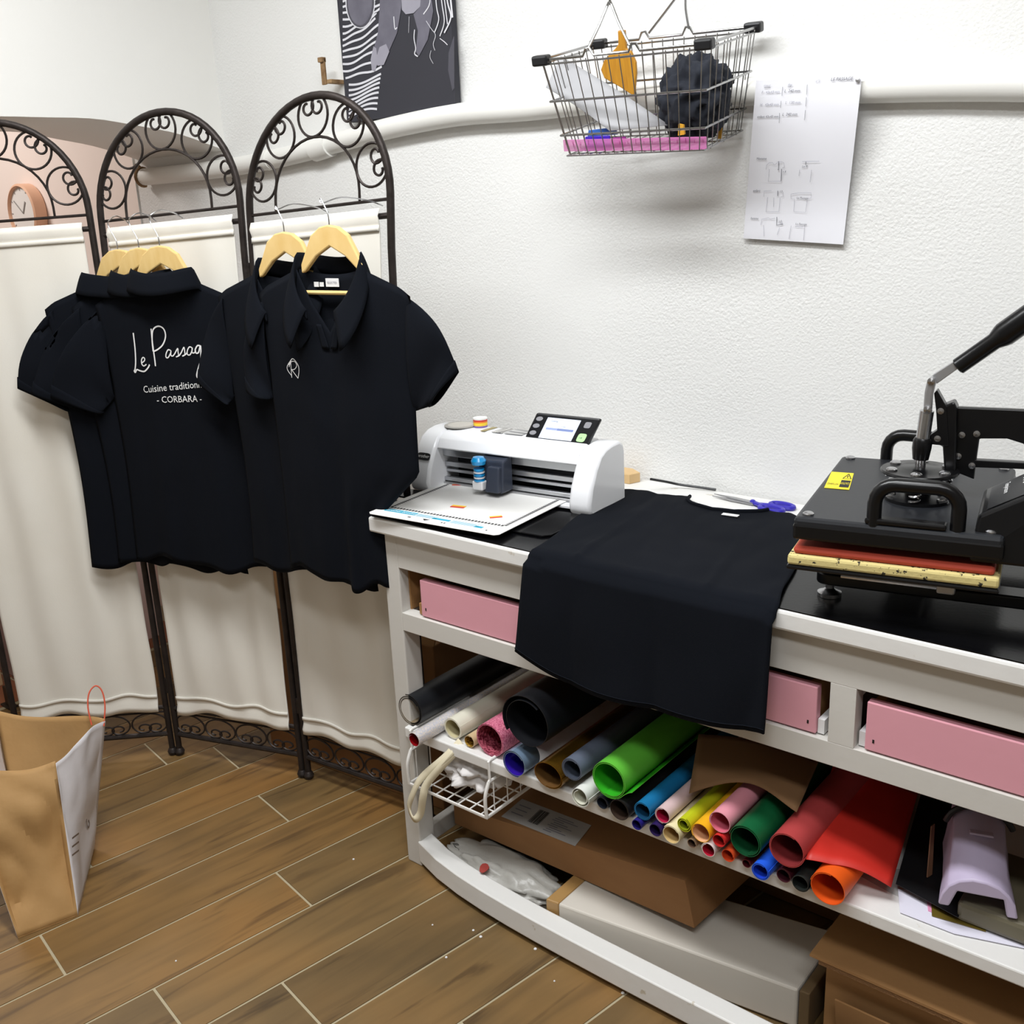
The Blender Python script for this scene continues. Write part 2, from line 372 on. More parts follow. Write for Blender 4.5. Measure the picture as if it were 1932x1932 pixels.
# bowed bottom rail
def bow(x): return -.062*(1-math.exp(-max(0, x-.04)/.16))*(1 if x < 1.2 else max(0, (LX-.04-x)/.74))
xs = [.04+i*(LX-.09)/24 for i in range(25)]; mb = MB(); vs = []
for x in xs:
    y = FY-.002+bow(x); vs += [(x, y, .014), (x, y+.045, .014), (x, y+.045, .068), (x, y, .068)]
fs = [(4*i+a, 4*i+(a+1) % 4, 4*i+4+(a+1) % 4, 4*i+4+a) for i in range(24) for a in range(4)]+[(3, 2, 1, 0), (96, 97, 98, 99)]
mb.add(vs, fs).build('bottom_rail', m_white, bench, smooth=True, bevel=.003)
m_pinkd = mat('pink_drawer_paint', (222, 160, 172), .5, bump=(50, .08), var=((214, 150, 163), 3, .8))
m_rawwood = mat('raw_plywood', (168, 126, 78), .7, stretch=(1, 8, 8), var=((140, 100, 58), 6, .7))
for x0, x1, dy in ((.10, .985, .006), (1.066, 1.91, .004)):
    d = part('drawer', (x0, FY+dy, zo0+.003), (x1, FY+dy+.018, zo1-.018), m_pinkd, .002)
    MB().box((x0+.006, FY+dy+.018, zo0+.006), (x0+.02, .45, zo1-.02)).build('drawer_side', m_rawwood, d); MB().box((x1-.02, FY+dy+.018, zo0+.006), (x1-.006, .45, zo1-.02)).build('drawer_side', m_rawwood, d)
    MB().box((x0+.02, .44, zo0+.006), (x1-.02, .45, zo1-.02)).build('drawer_back', m_rawwood, d); MB().box((x0+.02, FY+.03, zo0+.006), (x1-.02, .44, zo0+.012)).build('drawer_bottom', m_rawwood, d)
    for xx in (x0-.012, x1+.001): MB().box((xx, FY+.012, zo0+.003), (xx+.011, .42, zo0+.028)).build('drawer_runner', m_tag if x0 > 1 or xx > .5 else m_rawwood, d)
    for xx in (x0+.012, x1-.015): MB().box((xx, FY+dy-.0006, zo0+.018), (xx+.003, FY+dy+.002, zo0+.024)).build('drawer_notch', m_blackpl, d)
part('drawer_pocket', (.046, FY+.026, zo0), (.05, .44, zo1), m_rawwood, 0)
# black vinyl sheet over the worktop
mb = MB(); mb.box((-.008, .005, H+.0006), (LX-.02, .43, H+.0024))
m_vinyl = mat('black_vinyl_sheet', (8, 8, 10), .2, bump=(160, .12, .001), spec=.25)
tag(mb.build('vinyl_cover', m_vinyl), 'glossy black vinyl sheet covering most of the worktop', 'table cover')
HT = H+.0024

# ------------------------------------------------------------------ canvas picture on the wall
c0, c1 = on(655, 238, 'y', D-.022), on(859, 200, 'y', D-.022)
cxl, cxr, czb = c0.x, c1.x, (c0.z+c1.z)/2
cv = thing('canvas_print', ((cxl+cxr)/2, D-.011, czb), 'black and white photo canvas with striped sleeve hanging on the wall', 'canvas')
MB().box((cxl, D-.022, czb), (cxr, D, czb+.56)).build('stretched_canvas', mat('canvas_black', (50, 50, 58), .7, bump=(500, .1, .0008), var=((42, 42, 50), 5, .8)), cv, bevel=.002)
def cpx(a, b, off=.0): return on(600+a/4.83, b/4.83, 'y', D-.0228-off)
m_cw = mat('canvas_white', (214, 214, 220), .7); m_cg = mat('canvas_grey', (120, 118, 130), .7, var=((84, 82, 94), 18, .8)); m_cg2 = mat('canvas_pale_grey', (165, 163, 174), .7, var=((140, 138, 150), 14, .8)); m_cd = mat('canvas_dark_grey', (76, 75, 84), .7)
def poly(name, pts, m, off, par): 
    n = len(pts); return MB().add([cpx(x, y, off) for x, y in pts], [tuple(range(n))]).build(name, m, par)
def inside(p): return p.x > cxl+.001 and p.z > czb+.002
top = -900
# zebra sleeve stripes: left end height -> right end, falling towards the bottom
for i in range(31):
    y0 = -640+i*58 if i < 23 else -640+23*58+(i-23)*44
    xr = 560+40*sin(i*1.1) if y0 < 560 else 590-(y0-560)*.12
    rise = 120+4*i if y0 < 500 else 170-(y0-500)*.55
    pts = []
    for k in range(15):
        t = k/14; x = 225+t*(xr-225); y = y0+70-rise*t**1.4+9*sin(9*t+i*.9)
        if y0 >= 640: x = 300+t*(xr-300)-20*(1-t); y = y0+60-60*t+30*sin(3.3*t+i*.3)
        p = cpx(x, y, .0002)
        if inside(p): pts.append(p)
    if len(pts) > 3:
        mb = MB(); k = len(pts); mb.ribbon(pts, V((0, -1, 0)), .0052); mb.build('stripe', m_cw, cv)
el = lambda cx, cy, rx, ry, a0=0, n=28: [(cx+rx*cos(2*pi*i/n), cy+ry*sin(2*pi*i/n)) for i in range(n)]
poly('lens_rim', el(385, 20, 135, 240), m_cw, .0005, cv); poly('lens_dark_ring', el(385, 20, 126, 231), m_cd, .0008, cv); poly('lens', el(382, 5, 112, 226), m_cg, .0011, cv)  # printed oval: white rim, dark grey ring, grey lens
poly('sleeve_fold', [(575, -300), (740, -300), (760, 60), (720, 300), (640, 480), (590, 590), (520, 600), (500, 480), (545, 300), (560, 100)], m_cg, .0007, cv)
poly('finger', [(505, 420), (480, 540), (490, 640), (520, 650), (545, 560), (530, 440)], m_cg2, .0010, cv); poly('finger', [(560, 430), (520, 560), (545, 600), (600, 590), (650, 470), (620, 400)], m_cg2, .0012, cv)
poly('chin', [(740, -300), (960, -300), (930, 60), (870, 120), (800, 130), (765, 90)], m_cg2, .0010, cv)
poly('neck', [(930, -300), (1010, -200), (1050, 100), (1000, 360), (920, 510), (890, 470), (910, 280), (870, 130), (930, 60)], m_cg, .0007, cv)
poly('shoulder_edge', [(1240, 320), (1190, 480), (1185, 640), (1225, 830), (1243, 800)], m_cd, .0007, cv)
for pts, wd in (([(880, 270), (875, 350), (890, 440), (880, 490), (910, 515)], .003), ([(985, 190), (1030, 260), (1070, 320), (1050, 400), (1065, 460)], .0015), ([(1110, 350), (1150, 380), (1180, 410)], .002), ([(1030, 460), (1020, 520), (1050, 580)], .0012), ([(1100, -200), (1130, 40), (1150, 200), (1110, 330)], .003), ([(1150, -200), (1180, 20), (1210, 160), (1150, 300)], .004), ([(1060, -200), (1080, 60), (1100, 180), (1060, 300)], .003), ([(1010, -200), (1020, 20), (960, 130)], .003), ([(690, 150), (700, 260), (720, 250)], .003), ([(830, 150), (825, 300)], .001), ([(1190, -200), (1215, 60), (1225, 160)], .005), ([(1125, -200), (1160, 60), (1180, 220)], .003)):
    MB().ribbon(sm([cpx(x, y, .0016) for x, y in pts], 5), V((0, -1, 0)), wd).build('hair_strand', m_cw, cv)
# ------------------------------------------------------------------ folding screen
PP = [V((-1.22, -.325, 0)), V((-.9037, -.0174, 0)), V((-.4922, .1201, 0)), V((-.0497, .1674, 0))]
screen = thing('folding_screen', (-.7, .0, 0), 'dark iron folding screen with cream cloth panels and scrollwork arches', 'folding screen')
KS = [0.03, .055, .055]; AP = [.0, .018, .03]
ZB = 1.512; ZT = 1.728
def half_scroll(R, sg):
    p = [(R*cos(a), R*sin(a)) for a in [math.radians(x) for x in range(-90, 50, 12)]]
    rs = .47*R; c = ((R-rs)*cos(math.radians(48)), (R-rs)*sin(math.radians(48)))
    for i in range(1, 23):
        t = i/22; a = math.radians(48+400*t); r = rs*(1-.25*t-.40*t*t); p.append((c[0]+r*cos(a), c[1]+r*sin(a)))
    return [(sg*x, y) for x, y in p]
def scroll2d(R): return half_scroll(R, -1)[::-1]+half_scroll(R, 1)[1:]
PAN = []
for pi_ in range(3):
    A, B = PP[pi_], PP[pi_+1]; e = (B-A).normalized(); Wd = (B-A).length; n = V((e.y, -e.x, 0))
    k, ap = KS[pi_], AP[pi_]
    def W3(s, z, d=0, A=A, e=e, n=n, Wd=Wd, k=k, ap=ap):
        return A+e*(s+ap*max(0, z-1.3)/.42)+n*d+V((0, 0, z+k*(s-Wd/2)*max(0, z)/1.5))
    PAN.append((A, e, n, Wd, W3))
    g = .011; sL, sR = g, Wd-g; c = Wd/2; hw = c-g
    arch = [W3(c+hw*cos(t), ZB+.0+(ZT-ZB)*sin(t)) for t in [math.pi*i/28 for i in range(29)]]
    path = [W3(sR, .012)]+[W3(sR, z) for z in (.4, .8, 1.2, 1.4)]+arch+[W3(sL, z) for z in (1.4, 1.2, .8, .4)]+[W3(sL, .012)]
    frame = MB().tube(path, .0085, 10).build('panel_frame', m_iron, screen, smooth=True)
    for s in (sL, sR):
        MB().lathe([(0, 0), (.011, .002), (.0145, .011), (.011, .020), (.0085, .023)], 12, Matrix.Translation(W3(s, 0))).build('foot', m_iron, frame, smooth=True)
    MB().tube([W3(sL, ZB-.012), W3(sR, ZB-.012)], .0035, 6).build('cross_bar', m_iron, frame, smooth=True)
    MB().tube([W3(sL, ZB-.045), W3(sR, ZB-.045)], .0065, 8).build('curtain_rod', m_iron, frame, smooth=True)
    MB().tube([W3(sL, .152), W3(sR, .152)], .0065, 8).build('curtain_rod', m_iron, frame, smooth=True)
    MB().tube([W3(sL, .138), W3(sR, .138)], .003, 6).build('cross_bar', m_iron, frame, smooth=True)
    MB().tube([W3(sL, .068), W3(sR, .068)], .0075, 8).build('bottom_bar', m_iron, frame, smooth=True)
    ri = .126
    inner = [W3(c-ri, ZB-.012)]+[W3(c-ri*cos(t), ZB+.012+(ri-.004)*sin(t)) for t in [math.pi*i/20 for i in range(21)]]+[W3(c+ri, ZB-.012)]
    MB().tube(inner, .0032, 6).build('inner_arch', m_iron, frame, smooth=True)
    R = .0435
    for ang in (17, 54, 90, 126, 163):
        t = math.radians(ang); ux, uz = cos(t), sin(t); cx = c+(ri+.0445)*ux; cz = ZB+.010+(ri+.042)*uz
        pts = [W3(cx+y*ux+x*uz, cz+y*uz-x*ux) for x, y in scroll2d(R)]
        MB().tube(pts, .003, 5).build('scroll', m_iron, frame, smooth=True)
    for i in range(4):
        cx = c+(i-1.5)*(Wd-2*g)/4
        pts = [W3(cx+x*1.95, .103-y*1.25) for x, y in scroll2d(.0255)]
        MB().tube(pts, .0026, 5).build('scroll', m_iron, frame, smooth=True)
    s0, s1 = .034 if pi_ != 2 else .02, Wd-(.036 if pi_ == 2 else .03)
    def cf(u, v, W3=W3, s0=s0, s1=s1, q=pi_):
        z = 1.483+(.150-1.483)*v; s = s0+(s1-s0)*u
        fold = (.004+.006*v)*sin(u*23+q*2+1.3*sin(v*2.2+u*4))*sin(math.pi*min(1, max(0, v*1.02)))**.4+.003*noise.noise((u*7, v*5, q))
        pocket = .008*max(0, 1-abs(z-1.467)/.018)+.008*max(0, 1-abs(z-.158)/.018)
        sag = .012*noise.noise((u*3, q*5, 1.7))*(1 if v > .97 else 0)
        return W3(s+.004*noise.noise((v*6, q, u)), z+sag-.006*sin(u*14+q)*(v > .96), .006+fold*.8+pocket)
    cu = MB().sheet(cf, 60, 90).build('curtain', m_cloth, frame, smooth=True, solid=.0025, angle=180)
    for z, h in ((1.443, .012), (.196, .010)):
        def hf(u, v, W3=W3, s0=s0, s1=s1, q=pi_, z=z, h=h, cf=cf):
            vv = (1.483-(z+h*(.5-v)))/(1.483-.150); p = cf(u, vv); return p+PAN[q][2]*.0035
        MB().sheet(hf, 60, 2).build('stitched_hem', m_cloth, frame, smooth=True, solid=.002, angle=180)
for i in (1, 2):
    for z in (1.36, .22):
        p = PP[i]+V((0, 0, z)); MB().tube([p-V((0, 0, .022)), p+V((0, 0, .022))], .006, 8).build('hinge', m_iron, screen, smooth=True)

# ------------------------------------------------------------------ hangers and polo shirts
def hanger(A, e, n, s0, zt, d, label, hookz, tilt=0):
    base = A+e*s0+n*d
    h = thing('wooden_hanger', base+V((0, 0, zt-.16)), label, 'hanger', 'wooden clothes hangers on the folding screen')
    def P(s, z, dd=0): return base+e*(s*cos(tilt)-(z-zt)*sin(tilt)*0)+n*dd+V((0, 0, z+s*tilt))
    upper = [(-.084, -.078), (-.078, -.068), (-.05, -.020), (-.025, -.004), (0, 0), (.025, -.004), (.05, -.020), (.078, -.068), (.084, -.078)]
    lower = [(.084, -.096), (.074, -.092), (.04, -.062), (0, -.042), (-.04, -.062), (-.074, -.092), (-.084, -.096)]
    pts = [P(x, zt+z, -.006) for x, z in upper+lower]
    MB().slab(pts, n*.012).build('shoulder_board', m_wood, h, bevel=.003)
    MB().tube([P(-.088, zt-.135), P(.088, zt-.135)], .0045, 8).build('trouser_bar', m_wood, h, smooth=True)
    hz = hookz
    hk = [P(0, zt-.005), P(0, zt+.015), P(-.004, zt+.028)]+[P(.001-.013*cos(a)-.002, zt+.03+(hz-zt-.03)*.62*max(0, 0)+0) for a in ()]
    top = hz+.004
    hk += [P(-.016, zt+.05), P(-.018, (zt+.05+top)/2), P(-.013, top-.006, .0), P(0, top+.004, -d*.3), P(.012, top-.004, -d*.75), P(.016, top-.016, -d-.006)]
    MB().tube(sm(hk, 4), .0014, 6).build('hook', m_chrome, h, smooth=True)
    return h

def polo(label, A, e, n, s0, zn, d, side, ph=0., hem=.64, HW=.213, slv=None, thick=1.0, name='polo_shirt', deco=None, wl=1.0, squeeze=None, bend=0):
    """side: 'back' or 'front' shows towards the room; zn = height of the neck base"""
    base = A+e*s0+n*d
    sh = thing(name, base+V((0, 0, hem)), label, 'polo shirt', 'navy black polo shirts on the folding screen')
    NK = .088
    def P(x, z, dd): return base+e*x+n*(dd+bend*max(0, .05-s0-x))+V((0, 0, z))
    def ztp(x, outer):
        ax = abs(x)
        if ax >= NK: return zn-.004-(ax-NK)/(HW-NK)*.046-.02*max(0, (ax-NK)/(HW-NK)-.8)*5*.35
        isfront = (side == 'front') == outer
        return zn-.004-(.128*(1-(ax/NK))**.9 if isfront else .012*(1-(ax/NK)**2))
    def surf(u, v, outer):
        sg = 1 if outer else -1
        x0 = u*HW; zt_ = ztp(x0, outer); hz = hem+.010*sin(4*u+ph)+.006*sin(9*u+ph*2)
        z = zt_+(hz-zt_)*v; a = (zn-z)/(zn-hem)
        wid = 1.0-.05*min(1, a/.35)+.015*sin(a*5+ph)-(.0 if a < .4 else .03*sin((a-.4)/.6*pi))
        x = x0*wid*(wl if u < 0 else 1)
        if squeeze and u > 0: x *= 1-squeeze[2]*min(1, max(0, (squeeze[0]-z)/(squeeze[0]-squeeze[1])))
        ax = abs(x0); g = min(1, v/.13)**.6; nb = 1-min(1, max(0, (ax-.05)/.055)); g = max(g, nb*.95)
        th = (.022+.02*min(1, v*2.5))*thick
        dd = sg*th*(max(0, 1-abs(u)**2.6))**.75*g
        fold = v*(.010*sin(8.5*u+ph+1.5*v)+.006*sin(15*u-ph*1.7))*(1-abs(u)**4)
        fold += .004*noise.noise((u*3.2+ph, v*5, sg))*min(1, v*6)*(1-abs(u)**4)
        return x, z, dd+fold*thick
    NU, NV = 44, 46; mb = MB()
    for outer in (True, False):
        mb.sheet(lambda a, b: P(*surf(2*a-1, b, outer)), NU, NV)
    slv = slv or {}
    for sgn in (-1, 1):
        (ox, oz), (ix, iz) = slv.get(sgn, ((.31, -.215), (.245, -.285)))
        wf = wl if sgn < 0 else 1; O0, I0 = (sgn*(HW*wf-.018), zn-.058), (sgn*(HW*.93*wf), zn-.285); O1, I1 = (sgn*ox, zn+oz), (sgn*ix, zn+iz)
        lean = slv.get(('d', sgn), .0)
        def sf(a, t, sgn=sgn, O0=O0, I0=I0, O1=O1, I1=I1, lean=lean):
            bul = .022*sin(pi*t)
            o = (O0[0]+(O1[0]-O0[0])*t+sgn*bul, O0[1]+(O1[1]-O0[1])*t+bul*.55); i = (I0[0]+(I1[0]-I0[0])*t, I0[1]+(I1[1]-I0[1])*t)
            an = 2*pi*a; m_ = ((o[0]+i[0])/2, (o[1]+i[1])/2); c_, s_ = cos(an), sin(an)
            rx, rz = (o[0]-i[0])/2, (o[1]-i[1])/2
            th = (.014+.012*t)*thick*(1+.25*noise.noise((a*4, t*3, ph+sgn)))
            return P(m_[0]+rx*c_, m_[1]+rz*c_, th*s_+lean*t+.004*sin(6*t+an*2+ph))
        mb.sheet(sf, 28, 14)
        for q, tt in ((0, (.87, 1.0)),):
            MB().sheet(lambda a, b, sf=sf: (lambda p, m_: m_+(p-m_)*1.035)(sf(a, .88+.125*b), (sf(0, .88+.125*b)+sf(.5, .88+.125*b))/2), 28, 3).build('cuff', m_black, sh, smooth=True, angle=180, solid=.002)
    mb.build('body', m_black, sh, smooth=True, weld=.0008, angle=180, solid=.0016)
    front_out = side == 'front'
    # collar: stands around the neck and folds down outside
    isf = 1 if front_out else -1
    def ring(t):      # t 0..1 from front-left opening round the back to the front-right opening
        a = pi*(.5+.0)+2*pi*(t-.5)*.86+pi*.0
        x = -NK*sin(2*pi*(t-.5)*.86)*-1
        dep = -cos(2*pi*(t-.5)*.86)  # -1 at back, towards +1 at front
        return x, dep
    def col(u, v):
        x, dep = ring(u); fr_ = max(0, (dep+.2)/1.2)
        zb = zn-.004-.112*fr_**1.3-.012*max(0, -dep)*(1-min(1, (x/NK)**2)); stand = .036-.014*fr_
        y = isf*(dep*.036+.004)
        if v <= .45:
            t = v/.45; return P(x*(1+.02*t), zb+stand*t, y)
        t = (v-.45)/.55; outw = 1+.20*t; drop = (.052+.03*fr_)*t
        return P(x*outw+(.026*t*fr_*(1 if x > 0 else -1)), zb+stand-drop+.004*sin(pi*t), y+isf*(dep*.022*t+.006*fr_*t))
    MB().sheet(col, 40, 10).build('collar', m_black, sh, smooth=True, angle=180, solid=.0028)
    if front_out:
        pl = MB()
        for sx in (-1, 1):
            def pf(a, b, sx=sx):
                z = zn-.115-.05*b*1.0-(.02)*(1-b)*0; x = sx*(.002+.018*a)+sx*.018*(1-b)*(1-a*.3)
                u = x/HW; zz = z; t = (ztp(x, True)-zz)/(ztp(x, True)-hem); q = surf(u, max(0, t), True); return P(x, zz, q[2]+.004)
            pl.sheet(pf, 4, 8)
        pl.build('placket', m_black, sh, smooth=True, solid=.002, angle=180)
        for xx, ww, hh, t_ in ((.0, .036, .017, 'SELECTED'), (-.045, .013, .010, None), (-.030, .011, .009, None)):
            zc = zn-.028-(.004 if t_ else .008); y0 = -.0115
            lb = MB().add([P(xx+a, zc+b, y0+.0035) for a, b in ((-ww/2, -hh/2), (ww/2, -hh/2), (ww/2, hh/2), (-ww/2, hh/2))], [(0, 1, 2, 3)]).build('neck_label', m_tag, sh, solid=.001)
            if t_:
                mb2 = MB(); put_text(mb2, t_, .006, lambda a, b: P(xx+a, zc-.002+b, y0+.0048), 'CENTER'); mb2.build('label_text', m_ink, lb)
    def skin(x, z, off=.0022):
        u = x/HW; t = (ztp(x, True)-z)/(ztp(x, True)-hem)
        for _ in range(3):
            q = surf(u, t, True); u += (x-q[0])/HW
        return P(x, z, surf(u, t, True)[2]+off)
    if deco: deco(sh, skin)
    return sh

A2, e2, n2, W2, F2 = PAN[1]; A3, e3, n3, W3_, F3 = PAN[2]
def pos(px, py, A, e, n, d):
    q = onp(px, py, A+n*d, n); return (q-A).dot(e), q.z
BEND = .56
def posb(px, py, d):
    s_ = .05
    for _ in range(8): q = pos(px, py, A2, e2, n2, d+BEND*max(0, .05-s_)); s_ = q[0]
    return q
# script lettering on the back
def deco_back(sh, skin):
    S = {  # strokes in a box, x to the right, y up (one unit = cap height of the L)
     'L': [(.14, 1.0), (.13, .6), (.09, .25), (.03, .05), (.0, .02), (.03, -.02), (.10, .05), (.20, .02), (.36, .0), (.50, .09), (.56, .17)],
     'e': [(.30, .22), (.40, .27), (.42, .33), (.37, .36), (.31, .30), (.30, .20), (.36, .14), (.46, .18)],
     'P1': [(.74, 1.08), (.73, .7), (.74, .3), (.74, .12)],
     'P2': [(.72, .50), (.73, .8), (.80, 1.05), (.98, 1.13), (1.14, 1.05), (1.17, .86), (1.05, .66), (.88, .55), (.74, .50)],
     'a': [(1.28, .50), (1.20, .52), (1.12, .42), (1.11, .33), (1.18, .33), (1.27, .44), (1.29, .50), (1.27, .38), (1.33, .36), (1.40, .42)],
     's1': [(1.40, .42), (1.50, .54), (1.50, .46), (1.50, .36), (1.42, .33), (1.52, .36), (1.60, .44)],
     's2': [(1.60, .44), (1.69, .56), (1.70, .46), (1.69, .37), (1.61, .34), (1.72, .38), (1.78, .44)],
     'a2': [(1.94, .54), (1.86, .56), (1.78, .46), (1.78, .37), (1.86, .37), (1.94, .48), (1.95, .54), (1.93, .42), (2.0, .41), (2.06, .46)],
     'g': [(2.20, .58), (2.12, .58), (2.04, .48), (2.06, .40), (2.14, .42), (2.22, .58), (2.18, .2), (2.11, -.1), (2.02, -.22), (2.0, -.14), (2.12, .1), (2.26, .30)],
     'e2': [(2.28, .34), (2.42, .42), (2.48, .52), (2.43, .56), (2.36, .48), (2.36, .36), (2.44, .30), (2.58, .38)]}
    k = .094; x0 = -.116; z0 = 1.132
    for nm, pts in S.items():
        P3 = [skin(x0+x*k, z0+y*k+.012*(x/2.3), .0025) for x, y, in [(p.x, p.y) for p in sm([(a, b, 0) for a, b in pts], 6)]]
        MB().ribbon(P3, n2, .0030 if nm in ('a', 's1', 's2', 'a2', 'e', 'e2') else .0036).build('script_stroke', m_print, sh)
    mb = MB(); put_text(mb, 'Cuisine traditionnelle', .0245, lambda x, y: skin(x+.012, 1.091+y+.10*x, .003), 'CENTER'); mb.build('slogan_text', m_print, sh)
    mb = MB(); put_text(mb, '- CORBARA -', .023, lambda x, y: skin(x+.012, 1.060+y+.05*x, .003), 'CENTER'); mb.build('place_text', m_print, sh)
def deco_logo(sh, skin, cx=-.112, cz=1.172):
    k = .041
    for pts in ([(0, .5), (-.45, .0), (-.1, -.42)], [(-.30, .15), (.05, .5), (.45, .2), (.5, -.1), (.38, -.5)], [(-.12, .42), (-.12, -.5)], [(-.28, .05), (-.1, .32), (.2, .36), (.34, .16), (.15, -.04), (-.12, -.08)], [(-.1, -.06), (.1, -.25), (.38, -.5)]):
        MB().ribbon([skin(cx+x*k, cz+y*k) for x, y, in [(p.x, p.y) for p in sm([(a, b, 0) for a, b in pts], 5)]], n3, .0016).build('logo_stroke', m_print, sh)
# left group on the middle panel: backs towards the room
L3 = [((222, 470), .030, 'leftmost polo shirt seen from behind, mostly hidden behind two others', 'wooden hanger at the back of the three on the middle panel', 2.1),
      ((262, 467), .050, 'polo shirt seen from behind, sandwiched between two others on the middle panel', 'wooden hanger in the middle of the three on the middle panel', .7),
      ((301, 463), .072, 'polo shirt seen from behind with white script lettering across its back', 'wooden hanger of the polo shirt with white script lettering', 3.3)]
for i, ((px, py), d, lab, hl, ph) in enumerate(L3):
    s, z = pos(px, py, A2, e2, n2, d)
    hanger(A2, e2, n2, s, z, d, hl, F2(s, ZB-.012).z)
    pO, pI = posb(*((34, 733), (60, 742), (96, 750))[i], d), posb(*((130, 776), (160, 778), (192, 780))[i], d)
    sl = {-1: ((s-.002-pO[0], pO[1]-z+.080), (s-.002-pI[0], pI[1]-z+.080)), -2: ((.40+.035*(2-i), -.255), (.25, -.315)), 1: ((.262, -.25), (.20, -.285)), ('d', 1): -.02, ('d', -1): .0}
    polo(lab, A2, e2, n2, s-.002, z-.080, d, 'back', ph, hem=pos((215, 240, 360)[i], (1050, 1050, 1061)[i], A2, e2, n2, d)[1], HW=.212, wl=(.84, .90, 1.0)[i], bend=BEND, slv=sl, thick=.36, deco=deco_back if i == 2 else None)
# right group on the right panel: fronts towards the room
R2 = [((536, 437), .118, 'polo shirt with open collar half hidden behind the one with the diamond logo', 'wooden hanger of the half hidden polo shirt on the right panel', 1.2, .63),
      ((621, 424), .146, 'polo shirt with open collar and small white diamond logo on the chest', 'wooden hanger of the polo shirt with the diamond logo', 4.2, .635)]
for i, ((px, py), d, lab, hl, ph, hem) in enumerate(R2):
    s, z = pos(px, py, A3, e3, n3, d)
    hanger(A3, e3, n3, s, z, d, hl, F3(s, ZB-.012).z)
    sl = {-1: ((.272, -.27), (.20, -.285)) if i else ((.30, -.25), (.215, -.30)), 1: ((.312, -.20), (.245, -.27)), ('d', -1): .012 if i else .02}
    polo(lab, A3, e3, n3, s-.004-.009*i, z-.083, d, 'front', ph, hem=pos((525, 640)[i], (1064, 1090)[i], A3, e3, n3, d)[1], HW=.214, wl=1.0 if i else 1.05, slv=sl, thick=.55, deco=deco_logo if i == 1 else None, squeeze=(.965, .872, .50) if i == 1 else (1.0, .84, .1))
# ------------------------------------------------------------------ cutting machine
CA = .092; cx_, cy_ = V((cos(CA), sin(CA), 0)), V((-sin(CA), cos(CA), 0)); CO = V((.0009, -.013, HT))
def LC(x, y, z): return CO+cx_*x+cy_*y+V((0, 0, z))
cut = thing('cutting_machine', LC(.17, .28, 0), 'white electronic cutting plotter with tilted touchscreen on the left of the bench', 'cutting machine')
X0, X1 = -.050, .425
prof = [(.215, .0), (.205, .010), (.203, .028), (.212, .060), (.232, .098), (.252, .122), (.275, .133), (.300, .137), (.335, .137), (.352, .128), (.358, .110), (.360, .0)]
def prism_c(name, pr_, xa, xb, m, par=cut, bevel=.004): return MB().prism(pr_, LC(xa, 0, 0), cy_, V((0, 0, 1)), cx_*(xb-xa)).build(name, m, par, smooth=True, bevel=bevel)
capL = prism_c('end_cap', prof, X0, X0+.055, m_wplastic, bevel=.007); capR = prism_c('end_cap', prof, X1-.052, X1, m_wplastic, bevel=.009)
IX0, IX1 = X0+.055, X1-.052
topc = [(.240, .100), (.252, .122), (.275, .133), (.300, .137), (.335, .137), (.352, .128), (.358, .110), (.360, .095), (.262, .095)]
prism_c('top_cover', topc, IX0, IX1, m_wplastic, bevel=.003)
prism_c('rear_cover', [(.330, .0), (.360, .0), (.360, .096), (.330, .096)], IX0, IX1, m_wplastic)
prism_c('bed', [(.235, .004), (.330, .004), (.330, .010), (.235, .010)], IX0, IX1, m_wplastic, bevel=.001)
m_dark = mat('dark_interior', (30, 31, 34), .5); m_alu = mat('aluminium', (190, 192, 196), .3, .9)
prism_c('inner_wall', [(.318, .010), (.330, .010), (.330, .096), (.318, .096)], IX0, IX1, m_dark, bevel=0)
for ya, za, h, m in ((.262, .086, .016, m_alu), (.268, .058, .011, m_alu), (.272, .042, .007, m_alu), (.262, .024, .009, m_alu), (.258, .014, .006, m_steel)):
    prism_c('guide_rail', [(ya, za-h/2), (ya+.01, za-h/2), (ya+.01, za+h/2), (ya, za+h/2)], IX0, IX1, m, bevel=.001)
MB().tube([LC(IX0, .285, .018), LC(IX1, .285, .018)], .007, 10).build('feed_roller', m_dark, cut, smooth=True)
def LCc(x, y, z): return LC(x+.012, y, z)
# carriage with blade holder
m_navy = mat('dark_blue_plastic', (52, 58, 72), .4); m_cyan = mat('blue_blade_holder', (20, 150, 215), .3, coat=.4)
cr = MB().hexa([LCc(.118, .222, .020), LCc(.185, .218, .020), LCc(.185, .262, .020), LCc(.118, .262, .020)], [LCc(.118, .228, .090), LCc(.185, .228, .092), LCc(.185, .262, .100), LCc(.118, .262, .100)]).build('carriage', m_navy, cut, bevel=.004)
MB().hexa([LCc(.148, .205, .024), LCc(.183, .205, .024), LCc(.183, .222, .024), LCc(.148, .222, .024)], [LCc(.150, .215, .080), LCc(.181, .215, .080), LCc(.181, .230, .080), LCc(.150, .230, .080)]).build('carriage_cover', m_navy, cr, bevel=.003)
MB().box((-.014, -.010, 0), (.014, .010, .020), M=fr(LCc(.128, .215, .026), cx_, cy_, (0, 0, 1))).build('lock_lever', m_wplastic, cr, bevel=.003)
MB().lathe([(.004, .0), (.010, .004), (.010, .028), (.012, .030), (.012, .034)], 16, Matrix.Translation(LCc(.128, .215, .040))).build('blade_holder', m_cyan, cr, smooth=True)
for i in range(4): MB().lathe([(.0125, 0), (.0125, .003)], 14, Matrix.Translation(LCc(.128, .215, .046+.006*i))).build('holder_ring', m_tag if i % 2 else m_cyan, cr)
MB().lathe([(.006, -.006), (.015, -.004), (.017, .004), (.012, .012), (.0, .014)], 16, fr(LCc(.130, .212, .088), cx_, cy_, (0, 0, 1))).build('holder_knob', m_cyan, cr, smooth=True)
